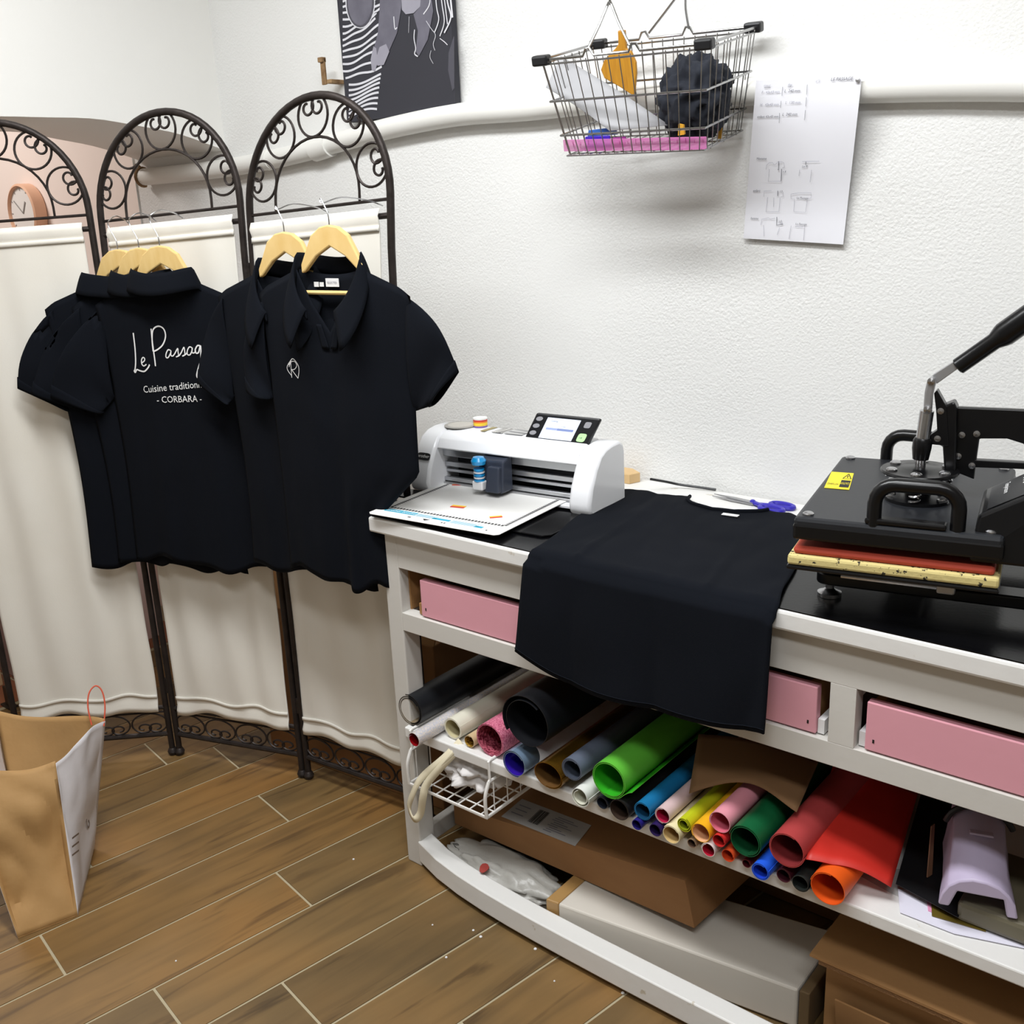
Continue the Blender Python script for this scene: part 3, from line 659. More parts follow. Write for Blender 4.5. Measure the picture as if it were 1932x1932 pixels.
# display panel
T0, T1, T2, T3 = LC(.212, .288, .131), LC(.372, .286, .131), LC(.395, .306, .188), LC(.235, .308, .188)
ux = (T1-T0).normalized(); nz = ux.cross((T3-T0)).normalized(); uy = nz.cross(ux)
if nz.y > 0: pass
dn = -nz if (-nz).dot(CAM-T0) > 0 else nz
dp = MB().slab([T0, T1, T2, T3], -dn*.012).build('display_panel', m_blackpl, cut, bevel=.004)
def DP(a, b, off=.0): return T0+(T1-T0)*a+(T3-T0)*b+dn*(.0008+off)
def dquad(name, a0, b0, a1, b1, m, par, off=0.): return MB().add([DP(a0, b0, off), DP(a1, b0, off), DP(a1, b1, off), DP(a0, b1, off)], [(0, 1, 2, 3)]).build(name, m, par)
m_scr = mat('lit_screen', (205, 214, 232), .3, emit=.45); m_bar = mat('screen_blue_bar', (150, 162, 200), .4, emit=.25); m_green = mat('green_button', (178, 226, 160), .4, emit=.15); m_btn = mat('grey_button', (150, 150, 155), .5)
scr = dquad('display_screen', .22, .10, .74, .86, m_scr, dp)
dquad('progress_bar', .27, .42, .70, .50, m_bar, scr, .0004); dquad('progress_fill', .45, .42, .70, .50, mat('screen_dark_bar', (120, 134, 180), .4, emit=.2), scr, .0006)
mb = MB(); put_text(mb, 'Cutting...', .006, lambda x, y: DP(.29, .72, .0006)+ux*x+(T3-T0).normalized()*y); mb.build('screen_text', m_ink, scr)
mb = MB(); put_text(mb, '1 / 3 min', .005, lambda x, y: DP(.45, .55, .0006)+ux*x+(T3-T0).normalized()*y); mb.build('screen_text', m_ink, scr)
for i in range(3):
    MB().add([DP(.10+.055*cos(t), .26+.26*i+.06*sin(t)*1.4, .0003) for t in [2*pi*k/10 for k in range(10)]], [tuple(range(10))]).build('touch_key', m_btn, dp)
def rr(cx, cy, rx, ry): return [DP(cx+rx*math.copysign(abs(cos(t))**.5, cos(t)), cy+ry*math.copysign(abs(sin(t))**.5, sin(t)), .0004) for t in [2*pi*k/20 for k in range(20)]]
MB().add(rr(.87, .72, .05, .11), [tuple(range(20))]).build('stop_button', m_btn, dp); MB().add(rr(.87, .26, .065, .15), [tuple(range(20))]).build('start_button', m_green, dp)
mb = MB(); put_text(mb, '>/II', .006, lambda x, y: DP(.83, .22, .001)+ux*x+(T3-T0).normalized()*y); mb.build('button_symbol', m_ink, dp)
mb = MB(); mb.hexa([LC(.24, .30, .125), LC(.36, .30, .125), LC(.36, .33, .125), LC(.24, .33, .125)], [LC(.25, .318, .175), LC(.37, .318, .175), LC(.36, .334, .15), LC(.24, .334, .15)]); mb.build('display_mount', m_wplastic, cut, bevel=.003)
# badge
b0 = LC(X0+.020, .2190, .083); bx = cx_; bz = (cy_*.02+V((0, 0, .038))).normalized(); bn = bx.cross(bz)
bd = MB().prism([(-.002+.020*sgx*.0+.0175*math.copysign(abs(cos(t))**.45, cos(t))+.016, .0085*math.copysign(abs(sin(t))**.45, sin(t))) for sgx in (1,) for t in [2*pi*k/24 for k in range(24)]], b0+bn*.0002, bx, bz, bn*.0022).build('badge', m_blackpl, capL)
mb = MB(); put_text(mb, 'brother', .0108, lambda x, y: b0+bn*.0030+bx*(x+.014)+bz*(y-.003), 'CENTER'); mb.build('badge_text', m_print, bd)
# tray under the mat
tr = MB(); tr.slab([LC(x, y, .001) for x, y in ((-.092, .21), (-.098, .16), (-.09, .150), (.015, .150), (.03, .06), (.40, .055), (.415, .07), (.418, .21))], V((0, 0, .004))); tr.build('front_tray', m_gloss, cut, bevel=.0015)
# cutting mat
m_mat = mat('cutting_mat_white', (236, 235, 232), .45); m_teal = mat('mat_teal_print', (42, 160, 190), .6); m_kprint = mat('mat_black_print', (25, 25, 28), .7)
def MP(x, y, off=0): return LC(x, y, .011+off)
cm = thing('cutting_mat', MP(.168, .16), 'white cutting mat with dashed black border fed into the cutting machine', 'cutting mat')
ol = [(.008, 0), (.327, 0), (.335, .008), (.335, .326), (0, .326), (0, .008)]
MB().slab([MP(x, y-.002 if y < .01 else y) for x, y in ol], V((0, 0, .0016))).build('mat_sheet', m_mat, cm, bevel=.0004)
Z0 = .0018
def mq(a, b, c, d, off=Z0): return [MP(a, b, off), MP(c, b, off), MP(c, d, off), MP(a, d, off)]
def mrect(name, a, b, c, d, m=m_kprint): return MB().add(mq(a, b, c, d), [(0, 1, 2, 3)]).build(name, m, cm)
mb = MB()
for i in range(36):
    x = .02+i*.295/36; mb.add(mq(x, .050, x+.0052, .0582), [(0, 1, 2, 3)])
    y = .056+i*.26/36
    for xx in (.018, .313): mb.add(mq(xx-.002, y, xx+.0062, y+.0048), [(0, 1, 2, 3)])
mb.add(mq(.018, .0512, .318, .052), [(0, 1, 2, 3)]); mb.add(mq(.0172, .052, .018, .316), [(0, 1, 2, 3)]); mb.add(mq(.3175, .052, .3183, .316), [(0, 1, 2, 3)])
mb.build('dashed_border', m_kprint, cm)
mrect('teal_band', .020, .028, .105, .044, m_teal); mrect('teal_band', .150, .026, .196, .036, m_teal); mrect('teal_band', .262, .020, .282, .030, m_teal)
mb = MB(); put_text(mb, 'brother brother', .0125, lambda x, y: MP(.024+x, .032+y, Z0+.0003)); mb.build('band_text', m_print, cm)
for k in range(4): mrect('teal_line', .107, .027+k*.0042, .148+.012*(k % 2), .029+k*.0042, m_teal); mrect('teal_line', .200, .022+k*.0042, .262+.010*(k % 2), .0238+k*.0042, m_teal)
mb = MB(); mb.add([MP(.135, .019, Z0), MP(.155, .019, Z0), MP(.145, .009, Z0)], [(0, 1, 2)])
for x in (.098, .102, .185, .192, .296): mb.add(mq(x, .012, x+.004, .017), [(0, 1, 2, 3)])
mb.build('position_marks', m_kprint, cm)
# rainbow scraps lying on the mat
m_rb = [mat('rainbow_red', (208, 60, 50), .6), mat('rainbow_orange', (240, 150, 50), .6), mat('rainbow_yellow', (246, 214, 60), .6)]
for x, y, a, sc, lab in ((.150, .120, .15, 1.25, 'rainbow tape scrap in the middle of the cutting mat'), (.265, .095, .75, 1.0, 'rainbow tape scrap near the right edge of the cutting mat'), (.045, .262, .35, 1.1, 'rainbow tape scrap at the far left corner of the cutting mat')):
    mb = MB()
    for k in range(3):
        mb.box((-.013*sc, (-.006+.004*k)*sc, 0), (.013*sc, (-.002+.004*k)*sc, .0008), k, fr(MP(x, y, .0019), cx_*cos(a)+cy_*sin(a), cy_*cos(a)-cx_*sin(a), (0, 0, 1)))
    tag(mb.build('tape_scrap', m_rb), lab, 'scrap', 'rainbow tape scraps')
# things on top of the machine
TZ = .1375
mb = MB(); mb.lathe([(.036, 0), (.038, .001), (.038, .0025), (.036, .003)], 28, Matrix.Translation(LC(.018, .318, TZ)))
mb.lathe([(.008, .003), (.018, .0034), (.030, .0032)], 24, Matrix.Translation(LC(.018, .318, TZ)), 1)
tag(mb.build('disc', [mat('grey_disc', (165, 162, 156), .4, .2), mat('disc_label', (190, 186, 178), .6, bump=(200, .3))], smooth=True), 'round grey printed disc on top of the cutting machine', 'disc')
t = thing('tape_roll', LC(.066, .330, TZ), 'small roll of rainbow tape on top of the cutting machine', 'tape roll')
for k, c in enumerate(((120, 90, 170), (240, 200, 60), (246, 214, 60), (238, 130, 50), (208, 50, 48), (236, 236, 232))):
    MB().lathe([(.011, .0035*k), (.0165, .0035*k), (.0165, .0035*(k+1)), (.011, .0035*(k+1))], 20, Matrix.Translation(LC(.066, .330, TZ))).build('colour_band', mat('tape_%d' % k, c, .5), t, smooth=True)
m_g1 = mat('grey_card', (120, 118, 114), .6)
for x0, x1, m, lab in ((.094, .106, mat('olive_card', (150, 140, 100), .6), 'narrow olive card strip beside the rainbow tape roll'), (.125, .152, mat('striped_card', (205, 203, 198), .6, stretch=(60, 1, 1), var=((90, 90, 90), 3, .1)), 'striped grey card strip on top of the cutting machine'), (.158, .205, mat('photo_card', (200, 200, 198), .5, stretch=(1, 30, 1), var=((110, 110, 112), 3, .2)), 'grey photo card lying beside the touchscreen')):
    tag(MB().slab([LC(x0, .290, TZ), LC(x1, .290, TZ), LC(x1+.004, .335, TZ), LC(x0+.004, .335, TZ)], V((0, 0, .001))).build('card', m), lab, 'card')

# ------------------------------------------------------------------ black T-shirt draped over the bench front
ts = thing('t_shirt', (.65, .2, H), 'black T-shirt spread on the bench and hanging over its front edge', 'T-shirt')
bl, br_ = on(978, 1215, 'y', -.02), on(1446, 1362, 'y', -.02); fl, frr = on(990, 1062, 'y', -.005), on(1463, 1172, 'y', -.005)
YB = .452
def tcf(u, v):
    x = .335+(.785-.335)*u if v < 0 else 0
    # v: 0 back, .62 front edge of worktop, 1 hem
    neck = max(0, 1-((u-.56)/.20)**2) if abs(u-.56) < .20 else 0
    yb = .445+.012*u+.008*sin(u*21+.5)*(abs(u-.56) > .2)-.050*neck**.6
    if u < .14: yb -= (.14-u)*.15
    if u > .86: yb -= (u-.86)*.45
    xb = .345+(.800-.345)*u
    r = .018
    VF = .60
    if v <= VF:
        t = v/VF; y = yb+(r-.006-yb)*t; x = xb+((.43+(.925-.43)*u)-xb)*t; z = HT+.0045+.006*noise.noise((u*5, t*4, 2.2))**2
        x += .004*sin(t*9+u*3)*(1 if u in (0, 1) else .3)
        cr1 = math.exp(-((u-.22-.02*sin(t*5))/.014)**2); cr2 = math.exp(-((u-.74)/.014)**2)
        z += .005*(cr1+cr2)*t+.004*abs(noise.noise((u*9, t*2.5, .3)))
        if u < .1: z += .0
        return V((x, y, z))
    t = (v-VF)/(1-VF); x0 = .43+(.925-.43)*u
    zh = bl.z+(br_.z-bl.z)*u-.040*sin(pi*min(1, u*1.02))-.008*sin(u*8)
    arc = pi/2*r; Ltot = (H-zh)+arc; sl = t*Ltot
    xx = x0+((bl.x+(br_.x-bl.x)*u)-x0)*t
    if sl < arc:
        a = sl/r; return V((xx, r-.006-r*sin(a)-.004*0, HT+.0045-r+r*cos(a)))
    dd = sl-arc; fold = .010*t*sin(u*9+1)+.006*t*noise.noise((u*5, t*2, 4))
    return V((xx, -.006-.010-.006*t-abs(fold), HT-r-dd+.0045))
MB().sheet(tcf, 70, 80).build('shirt_body', m_black, ts, smooth=True, angle=180, solid=.004)
# sleeve folded beside the cutter
def slf(u, v):
    x = .352+.10*u-.03*v*(1-u)+.03*v; y = .40-.28*v+.025*u; h = .010+.018*sin(pi*u)*(1-v*.6)+.005*noise.noise((u*6, v*6, 1))
    return V((x+.05, y, HT+h))
lb = on(1378, 971, 'z', HT+.012)
MB().box((-.017, -.006, 0), (.017, .006, .0012), M=fr((lb.x, lb.y, HT+.011), V((.96, .1, 0)).normalized(), V((-.1, .96, 0)).normalized(), (0, 0, 1))).build('neck_label', m_tag, ts)
hemp = [tcf(i/40, .985)+V((0, -.003, 0)) for i in range(41)]
MB().tube(hemp, .0012, 5).build('hem_stitch', m_black, ts)
nk = [tcf(.36+.40*i/24, .012)+V((0, 0, .0045)) for i in range(25)]
MB().tube(nk, .004, 6).build('neck_rib', m_black, ts, smooth=True)

# ------------------------------------------------------------------ scissors, cable, wooden block
sc = on(1420, 950, 'z', H+.004); tip = on(1328, 931, 'z', H+.004)
dv = (tip-sc); dv.z = 0; dv.normalize(); dw = V((-dv.y, dv.x, 0))
sci = thing('scissors', (sc.x, sc.y, H+.0005), 'scissors with blue plastic handles lying at the back of the bench', 'scissors')
m_blue = mat('blue_plastic', (48, 40, 165), .35)
def S2(a, b, z=.003): return V((sc.x, sc.y, H+z))+dv*a+dw*b
for sg, z in ((1, .003), (-1, .0055)):
    MB().slab([S2(-.005, -.006*sg, z), S2(-.005, .007*sg, z), S2(.05, .006*sg+.003*sg, z), S2(.10, .0005*sg+.003*sg, z), S2(.05, -.002*sg, z)], V((0, 0, .002))).build('blade', m_steel, sci)
    MB().tube(sm([S2(-.004, 0, z+.001), S2(-.02, -.006*sg, z+.001), S2(-.035, -.012*sg, z+.001)], 3), .006, 8, flat=.7).build('handle_arm', m_blue, sci, smooth=True)
    ring_ = [S2(-.058+.026*cos(t), -.020*sg+.014*sin(t), z+.002) for t in [2*pi*k/24 for k in range(24)]]
    MB().tube(ring_, .0055, 8, closed=True).build('finger_loop', m_blue, sci, smooth=True)
MB().lathe([(.006, 0), (.006, .003), (.003, .005)], 12, Matrix.Translation(S2(0, 0, .0075))).build('pivot', m_blue, sci)
cb = [(.40, .47, .03), (.42, .505, .018), (.44, .525, .01), (.485, .54, .006), (.52, .548, .004)]
tag(MB().tube(sm([V((a, b, H+c)) for a, b, c in cb], 6), .0028, 8).build('power_cable', m_blackpl, smooth=True), 'thin black cable running from the cutting machine along the wall', 'cable')
q = [on(1170, 905, 'z', H+.001), on(1210, 908, 'z', H+.001)]
tag(MB().slab([V((.26, .50, H+.0004)), V((.325, .50, H+.0004)), V((.335, .53, H+.0004)), V((.30, .553, H+.0004)), V((.26, .553, H+.0004))], V((0, 0, .022))).build('wood_offcut', mat('pale_plywood', (214, 182, 134), .6, var=((198, 164, 114), 8, .6)), bevel=.001), 'pale wooden offcut standing against the wall behind the cutting machine', 'wood block')
# ------------------------------------------------------------------ heat press
GA = .21; gx, gy = V((cos(GA), sin(GA), 0)), V((-sin(GA), cos(GA), 0)); GO = V((1.0545, .1985, HT))
def PL(x, y, z): return GO+gx*x+gy*y+V((0, 0, z))
def PM(x, y, z): return fr(PL(x, y, z), gx, gy, (0, 0, 1))
def pp_(px, py, yl): return onp(px, py, GO+gy*yl, gy)
press = thing('heat_press', GO, 'black swing-arm heat press with red pad and long lever handle', 'heat press')
m_pblk = mat('press_black_enamel', (9, 9, 11), .28, spec=.4, bump=(220, .05, .001)); m_pgrey = mat('press_plate_top', (30, 32, 36), .4, spec=.4, bump=(120, .08, .001))
m_red = mat('red_silicone', (176, 66, 46), .75, bump=(300, .1, .001)); m_foam = mat('speckled_foam', (206, 190, 128), .9, bump=(150, .3, .002), wear=((40, 36, 30), 110, .60))
def gbox(name, a, b, m, par=press, bevel=.003): return MB().box(a, b, M=PM(0, 0, 0)).build(name, m, par, bevel=bevel)
hx, hy = .143, .198
up_ = gbox('upper_platen', (-hx, -hy, .130), (hx, hy, .163), m_pgrey, bevel=.006)
gbox('platen_skirt', (-hx-.001, -hy-.001, .128), (hx+.001, hy+.001, .154), m_pblk, up_, .005)
lx, ly = -.004, .002
lo = gbox('lower_platen', (lx-hx-.004, ly-hy-.004, .080), (lx+hx+.004, ly+hy+.004, .087), m_pblk)
gbox('foam_pad', (lx-hx-.003, ly-hy-.003, .0872), (lx+hx+.003, ly+hy+.003, .1030), m_foam, lo, .004)
gbox('silicone_pad', (lx-hx+.004, ly-hy+.004, .1032), (lx+hx-.004, ly+hy-.004, .1150), m_red, lo, .005)
m_bolt = m_chrome
bsrc = MB().lathe([(.0085, 0), (.0085, .0025), (.006, .0045), (.0, .005)], 12).build('bolt', m_bolt, raw=True, smooth=True)
bolts = [(sx*.125, sy*.18, .1632) for sx in (-1, 1) for sy in (-1, 1)]
bsrc.parent = press; bsrc.matrix_local = Matrix.Translation(-LOC[press.name]) @ PM(*bolts[0]); LOC[bsrc.name] = LOC[press.name]
for b in bolts[1:]: inst(bsrc, press, PM(*b))
# base frame: two rounded rails and a cross bar, on four chromed feet
def stadium(x0, x1, y0, r, n=10):
    a = [(x1+r*sin(t), y0-r*cos(t)) for t in [pi*k/n for k in range(n+1)]]; b = [(x0-r*sin(t), y0+r*cos(t)) for t in [pi*k/n for k in range(n+1)]]; return a+b
base = MB().prism(stadium(-.105, .26, -.082, .021), PL(0, 0, .024), gx, gy, V((0, 0, .020))).build('base_rail', m_pblk, press, smooth=True, bevel=.003)
MB().prism(stadium(-.105, .26, .15, .021), PL(0, 0, .024), gx, gy, V((0, 0, .020))).build('base_rail', m_pblk, press, smooth=True, bevel=.003)
gbox('base_bar', (-.03, -.082, .026), (.03, .15, .042), m_pblk); gbox('base_bar', (.20, -.082, .026), (.26, .15, .042), m_pblk)
gbox('platen_stem', (-.04, -.05, .042), (.04, .10, .080), m_pblk)
for x in (-.105, .255):
    for y in (-.082, .15):
        MB().lathe([(.019, 0), (.019, .006), (.010, .010), (.007, .013), (.007, .026)], 18, PM(x, y, .0006)).build('foot', m_chrome, press, smooth=True)
        MB().lathe([(.006, 0), (.006, .004), (0, .004)], 8, PM(x, y, .044)).build('foot_nut', m_chrome, press)
MB().tube([PL(-.075, -.165, .068), PL(.075, -.165, .068)], .0045, 8).build('slide_rod', m_chrome, press, smooth=True); gbox('rod_clip', (.060, -.173, .060), (.085, -.155, .076), m_steel)
# pressure disc, springs
dc = on(1735, 888, 'z', HT+.208)-GO; dxl, dyl = dc.dot(gx), dc.dot(gy)
MB().lathe([(.0, .206), (.056, .206), (.0575, .208), (.056, .211), (.034, .211), (.026, .214), (.0, .215)], 30, PM(dxl, dyl, 0)).build('pressure_disc', m_pblk, press, smooth=True)
MB().lathe([(.05, .1632), (.05, .168), (.02, .172), (.018, .206)], 24, PM(dxl, dyl, 0)).build('pressure_column', m_pblk, press, smooth=True)
hel = [(.0075*cos(t), .0075*sin(t), .166+.040*t/(2*pi*5)) for t in [2*pi*5*k/60 for k in range(61)]]
ss = MB().tube([V(p) for p in hel], .0017, 5).build('spring', m_chrome, raw=True, smooth=True); first = True
for k in range(6):
    a = pi/6+k*pi/3; M = PM(dxl+.044*cos(a), dyl+.044*sin(a), 0)
    if first: ss.parent = press; ss.matrix_local = Matrix.Translation(-LOC[press.name]) @ M; LOC[ss.name] = LOC[press.name]; first = False
    else: inst(ss, press, M)
    inst(bsrc, press, PM(dxl+.044*cos(a), dyl+.044*sin(a), .211))
# handles on the platen
def loop(name, pa, pb, h, lean, r=.0105):
    A, B = on(*pa, 'z', HT+.160), on(*pb, 'z', HT+.160); e = B-A; L = e.length; e.normalize(); u = V((0, 0, 1)); n = gy*lean
    c = .028; pts = [A]+[A+u*(h-c)+n*(h-c)/h]+[A+e*(c*(1-cos(t)))+u*(h-c+c*sin(t))+n for t in [pi/2*k/5 for k in range(1, 6)]]
    pts += [B-e*c*(1-sin(t))+u*(h-c+c*cos(t))+n for t in [pi/2*k/5 for k in range(0, 6)]]+[B]
    return MB().tube(pts, r, 12).build(name, m_pblk, press, smooth=True)
loop('carry_handle', (1648, 990), (1806, 1004), .062, -.0); loop('carry_handle', (1672, 868), (1795, 880), .048, 0)
gbox('hinge_plate', (dxl-.055, dyl-.155, .163), (dxl+.055, dyl-.135, .172), m_pblk)
# shaft, linkage, lever
yl = dyl
def tb(name, pts, r, m, n=12, par=press, yl=yl): return MB().tube([pp_(x, y, yl) for x, y in pts], r, n).build(name, m, par, smooth=True)
tb('shaft', [(1736, 885), (1738, 850)], .008, m_chrome); tb('shaft_boot', [(1737, 866), (1739, 845), (1741, 832), (1742, 826)], [.012, .0145, .0145, .012], m_pblk)
tb('piston_rod', [(1740, 835), (1749, 775)], .0105, m_chrome)
def plate(name, pts, th, m, yl, par=press, bev=.001): return MB().slab([pp_(x, y, yl) for x, y in pts], gy*th).build(name, m, par, bevel=bev)
lk = plate('link_plate', [(1741, 782), (1744, 740), (1749, 718), (1756, 711), (1764, 714), (1766, 722), (1760, 745), (1757, 782)], .012, m_steel, yl-.012, bev=.003)
for px, py in ((1757, 719), (1750, 772)):
    MB().lathe([(.0055, 0), (.0055, .003), (.0, .005)], 12, fr(pp_(px, py, yl-.012), gx, (0, 0, 1), -gy)).build('link_pin', m_chrome, lk, smooth=True)
plate('lever_bracket', [(1762, 742), (1768, 736), (1786, 768), (1790, 842), (1752, 838), (1756, 820), (1768, 812), (1766, 775)], .02, m_pblk, yl+.002)
lv = plate('lever_bar', [(1753, 716), (1762, 706), (1845, 652), (1852, 664), (1768, 724)], .006, m_steel, yl-.004)
g0, g1, g2 = pp_(1806, 693, yl), pp_(1876, 644, yl), pp_(2040, 528, yl)
MB().tube([g0, g0+(g1-g0)*.03, g1, g1+(g2-g1)*.08, g1+(g2-g1)*.12, g2], [.010, .0125, .0125, .0165, .018, .018], 12).build('lever_grip', m_pblk, press, smooth=True)
# swing arm and column on the right
plate('arm_block', [(1775, 768), (1800, 758), (1806, 770), (1803, 905), (1782, 900), (1778, 838)], .03, m_pblk, yl+.004, bev=.003)
ARM = [(1798, 768), (2140, 782), (2150, 900), (1940, 895), (1932, 838), (1900, 828), (1848, 828), (1842, 870), (1838, 905), (1800, 890)]
plate('swing_arm', ARM, .012, m_pblk, yl+.02, bev=.002)
plate('arm_lower_rail', [(1838, 868), (1945, 874), (1945, 886), (1838, 882)], .014, m_pblk, yl+.02)
for px, py in ((1815, 820), (1843, 818), (1808, 860), (1834, 878), (1775, 775), (1769, 827)):
    MB().lathe([(.005, 0), (.005, .003), (0, .004)], 10, fr(pp_(px, py, yl+.004 if px < 1790 else yl+.0195), gx, (0, 0, 1), -gy)).build('arm_bolt', m_chrome, press, smooth=True)
colp = pp_(2060, 880, yl+.026); MB().lathe([(.034, 0), (.034, .02), (.024, .024), (.024, .30), (.03, .302), (.03, .32), (0, .32)], 20, fr((colp.x, colp.y, HT+.04), gx, gy, (0, 0, 1))).build('column', m_pblk, press, smooth=True)
gbox('base_arm', (.24, .0, .026), ((colp-GO).dot(gx), (colp-GO).dot(gy)+.03, .042), m_pblk)
# warning label
w0 = [on(x, y, 'z', HT+.1638) for x, y in ((1555, 920), (1602, 924), (1611, 893), (1569, 890))]
ctr = sum(w0, V((0, 0, 0)))/4; m_yel = mat('warning_yellow', (232, 214, 32), .5)
wl_ = MB().slab([V((p.x, p.y, HT+.1634)) for p in w0], V((0, 0, .0006))).build('warning_label', m_yel, up_)
ea = (w0[1]-w0[0]); eb = (w0[3]-w0[0])
def WL(a, b, off=.0009): p = w0[0]+ea*a+eb*b; return V((p.x, p.y, HT+.1634+off))
MB().add([WL(.56, .10), WL(.94, .10), WL(.94, .52), WL(.56, .52)], [(0, 1, 2, 3)]).build('label_block', m_kprint, wl_)
mb = MB(); put_text(mb, 'CAUTION', .15, lambda x, y: WL(.92-x*.56, .38-y*1.2, .0012)); mb.build('label_text', m_yel, wl_)
mb = MB(); put_text(mb, 'HOT SURFACE', .11, lambda x, y: WL(.50-x*.62, .30-y*1.3)); mb.build('label_text', m_kprint, wl_)
mb = MB()
for a, b in (((.58, .62), (.92, .62)), ((.92, .62), (.75, .93)), ((.75, .93), (.58, .62)), ((.75, .68), (.75, .82))): mb.ribbon([WL(*a), WL(*b)], V((0, 0, 1)), .0016)
mb.build('label_triangle', m_kprint, wl_)
# control box, panel tilted towards the left
c0, c1 = .100, .26
cbx = MB().hexa([PL(c0, -.190, .120), PL(c1, -.190, .120), PL(c1, -.03, .120), PL(c0, -.03, .120)], [PL(c0+.006, -.180, .186), PL(c1, -.180, .276), PL(c1, -.04, .276), PL(c0+.006, -.04, .186)]).build('control_box', m_pblk, press, bevel=.005)
f0, f1, f2 = PL(c0+.006, -.04, .186), PL(c0+.006, -.180, .186), PL(c1, -.04, .276)
fa, fb = (f1-f0).normalized(), (f2-f0).normalized(); fn = fa.cross(fb); fn = fn if fn.z > 0 else -fn
def CB(a, b, off=.001): return f0+fa*a+fb*b+fn*off
MB().add([CB(.012, .012), CB(.13, .012), CB(.13, .16), CB(.012, .16)], [(0, 1, 2, 3)]).build('control_panel', m_blackpl, cbx)
mb = MB(); put_text(mb, '806', .026, lambda x, y: CB(.030+x, .060+y, .0018)); mb.build('display_digits', m_print, cbx)
mb = MB(); put_text(mb, 'Température', .0105, lambda x, y: CB(.026+x, .034+y, .0018)); mb.build('panel_text', m_print, cbx)
# ------------------------------------------------------------------ vinyl rolls on the shelf
def vmat(c, rough=.45, **k): return mat('vinyl_%d_%d_%d' % c, c, rough, **k)
def roll(px, py, rpx, label, outer, inner=None, y=None, length=.44, turns=1.6, gap=.0018, flat=1.0, yaw=0., start=0., flap=0, thick=.0011, om=None, im=None, name='vinyl_roll', inset=.0):
    q = on(px, py, 'y', 0); r = rpx*(q-CAM).length/F
    c = on(px, py, 'z', ZS+r*flat+.0015) if y is None else on(px, py, 'y', y)
    ax = V((sin(yaw), cos(yaw), 0)); sx = V((cos(yaw), -sin(yaw), 0)); uz = V((0, 0, 1))
    length = min(length, .50-c.y)
    N = int(30*turns)+1; pts = []
    for i in range(N+1):
        t = i/N; a = start+2*pi*turns*t; rr = r-gap*turns*(1-t)-thick
        pts.append((rr*cos(a), rr*sin(a)*flat))
    if flap:
        dx, dz = pts[-1][0]-pts[-2][0], pts[-1][1]-pts[-2][1]; l = math.hypot(dx, dz)
        for k in range(1, 7): pts.append((pts[-1][0]+dx/l*flap/6, max(pts[-1][1]+dz/l*flap/6*(1-.1*k), -r*flat)))
    K = len(pts); vs = []
    for i, (a, b) in enumerate(pts):
        d = V((pts[min(K-1, i+1)][0]-pts[max(0, i-1)][0], pts[min(K-1, i+1)][1]-pts[max(0, i-1)][1])); nn = V((d.y, -d.x)).normalized()*thick
        for (p0, p1) in ((a, b), (a+nn.x, b+nn.y)):
            for yy in (0, length): vs.append(c+sx*p0+uz*p1+ax*yy)
    fs = []; ms = []
    for i in range(K-1):
        a, b = 4*i, 4*i+4
        fs += [(a, a+1, b+1, b), (a+2, b+2, b+3, a+3), (a, b, b+2, a+2), (a+1, a+3, b+3, b+1)]; ms += [1, 0, 0, 0]
    e0, e1 = 0, 4*(K-1); fs += [(e0, e0+2, e0+3, e0+1), (e1, e1+1, e1+3, e1+2)]; ms += [0, 0]
    mb = MB(); mb.v = vs; mb.f = fs; mb.m = ms
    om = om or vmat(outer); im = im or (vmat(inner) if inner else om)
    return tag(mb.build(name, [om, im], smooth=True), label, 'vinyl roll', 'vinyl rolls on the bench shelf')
gl_s = mat('silver_glitter', (205, 205, 215), .35, .3, bump=(600, .8, .002), var=((235, 225, 215), 300, .2)); gl_g = mat('gold_glitter', (150, 105, 30), .3, .7, bump=(500, .9, .002), var=((235, 190, 80), 260, .15)); gl_p = mat('pink_glitter', (205, 90, 125), .4, .2, bump=(500, .8, .002), var=((245, 150, 175), 260, .2))
gl_p2 = mat('pink_glitter_inside', (120, 30, 50), .35, .4, bump=(500, .8, .002), var=((215, 110, 130), 200, .2)); iri = mat('iridescent_film', (150, 178, 205), .12, .5, alpha=.85); iri2 = mat('iridescent_blue', (40, 50, 200), .15, .5, var=((80, 30, 190), 8, .6)); gold = mat('gold_film', (165, 122, 45), .22, .85); redf = mat('red_foil', (175, 20, 30), .25, .5)
roll(773, 1340, 32, 'large black roll with kraft backing at the left end of the shelf', (20, 22, 26), (128, 112, 88), turns=2.2, gap=.0045, start=.6, thick=.0016)
roll(781, 1396, 14, 'thin silver glitter roll with red inside beneath the left black roll', (0, 0, 1), om=gl_s, im=redf, turns=1.1, start=2.8)
roll(854, 1375, 22, 'cream thick-walled roll between the silver roll and the pink glitter roll', (222, 218, 200), (196, 186, 148), turns=3, gap=.0014, start=.5)
roll(885, 1399, 13, 'gold glitter roll squeezed between the cream and pink glitter rolls', (0, 0, 2), om=mat('gold_back', (196, 172, 132), .6), im=gl_g, turns=1.1, start=1.2)
roll(924, 1396, 34, 'pink glitter roll to the left of the biggest black roll', (0, 0, 3), om=gl_p, im=gl_p2, turns=2.2, gap=.0022, start=5.9)
roll(992, 1363, 57, 'biggest roll on the shelf, wide black vinyl', (19, 21, 26), (16, 17, 21), y=-.006, turns=1.45, gap=.010, start=.9, flat=.97)
roll(970, 1441, 27, 'short iridescent film roll with deep blue inside sticking out over the shelf edge', (0, 0, 4), om=iri, im=iri2, turns=1.7, gap=.003, start=.6, length=.05)
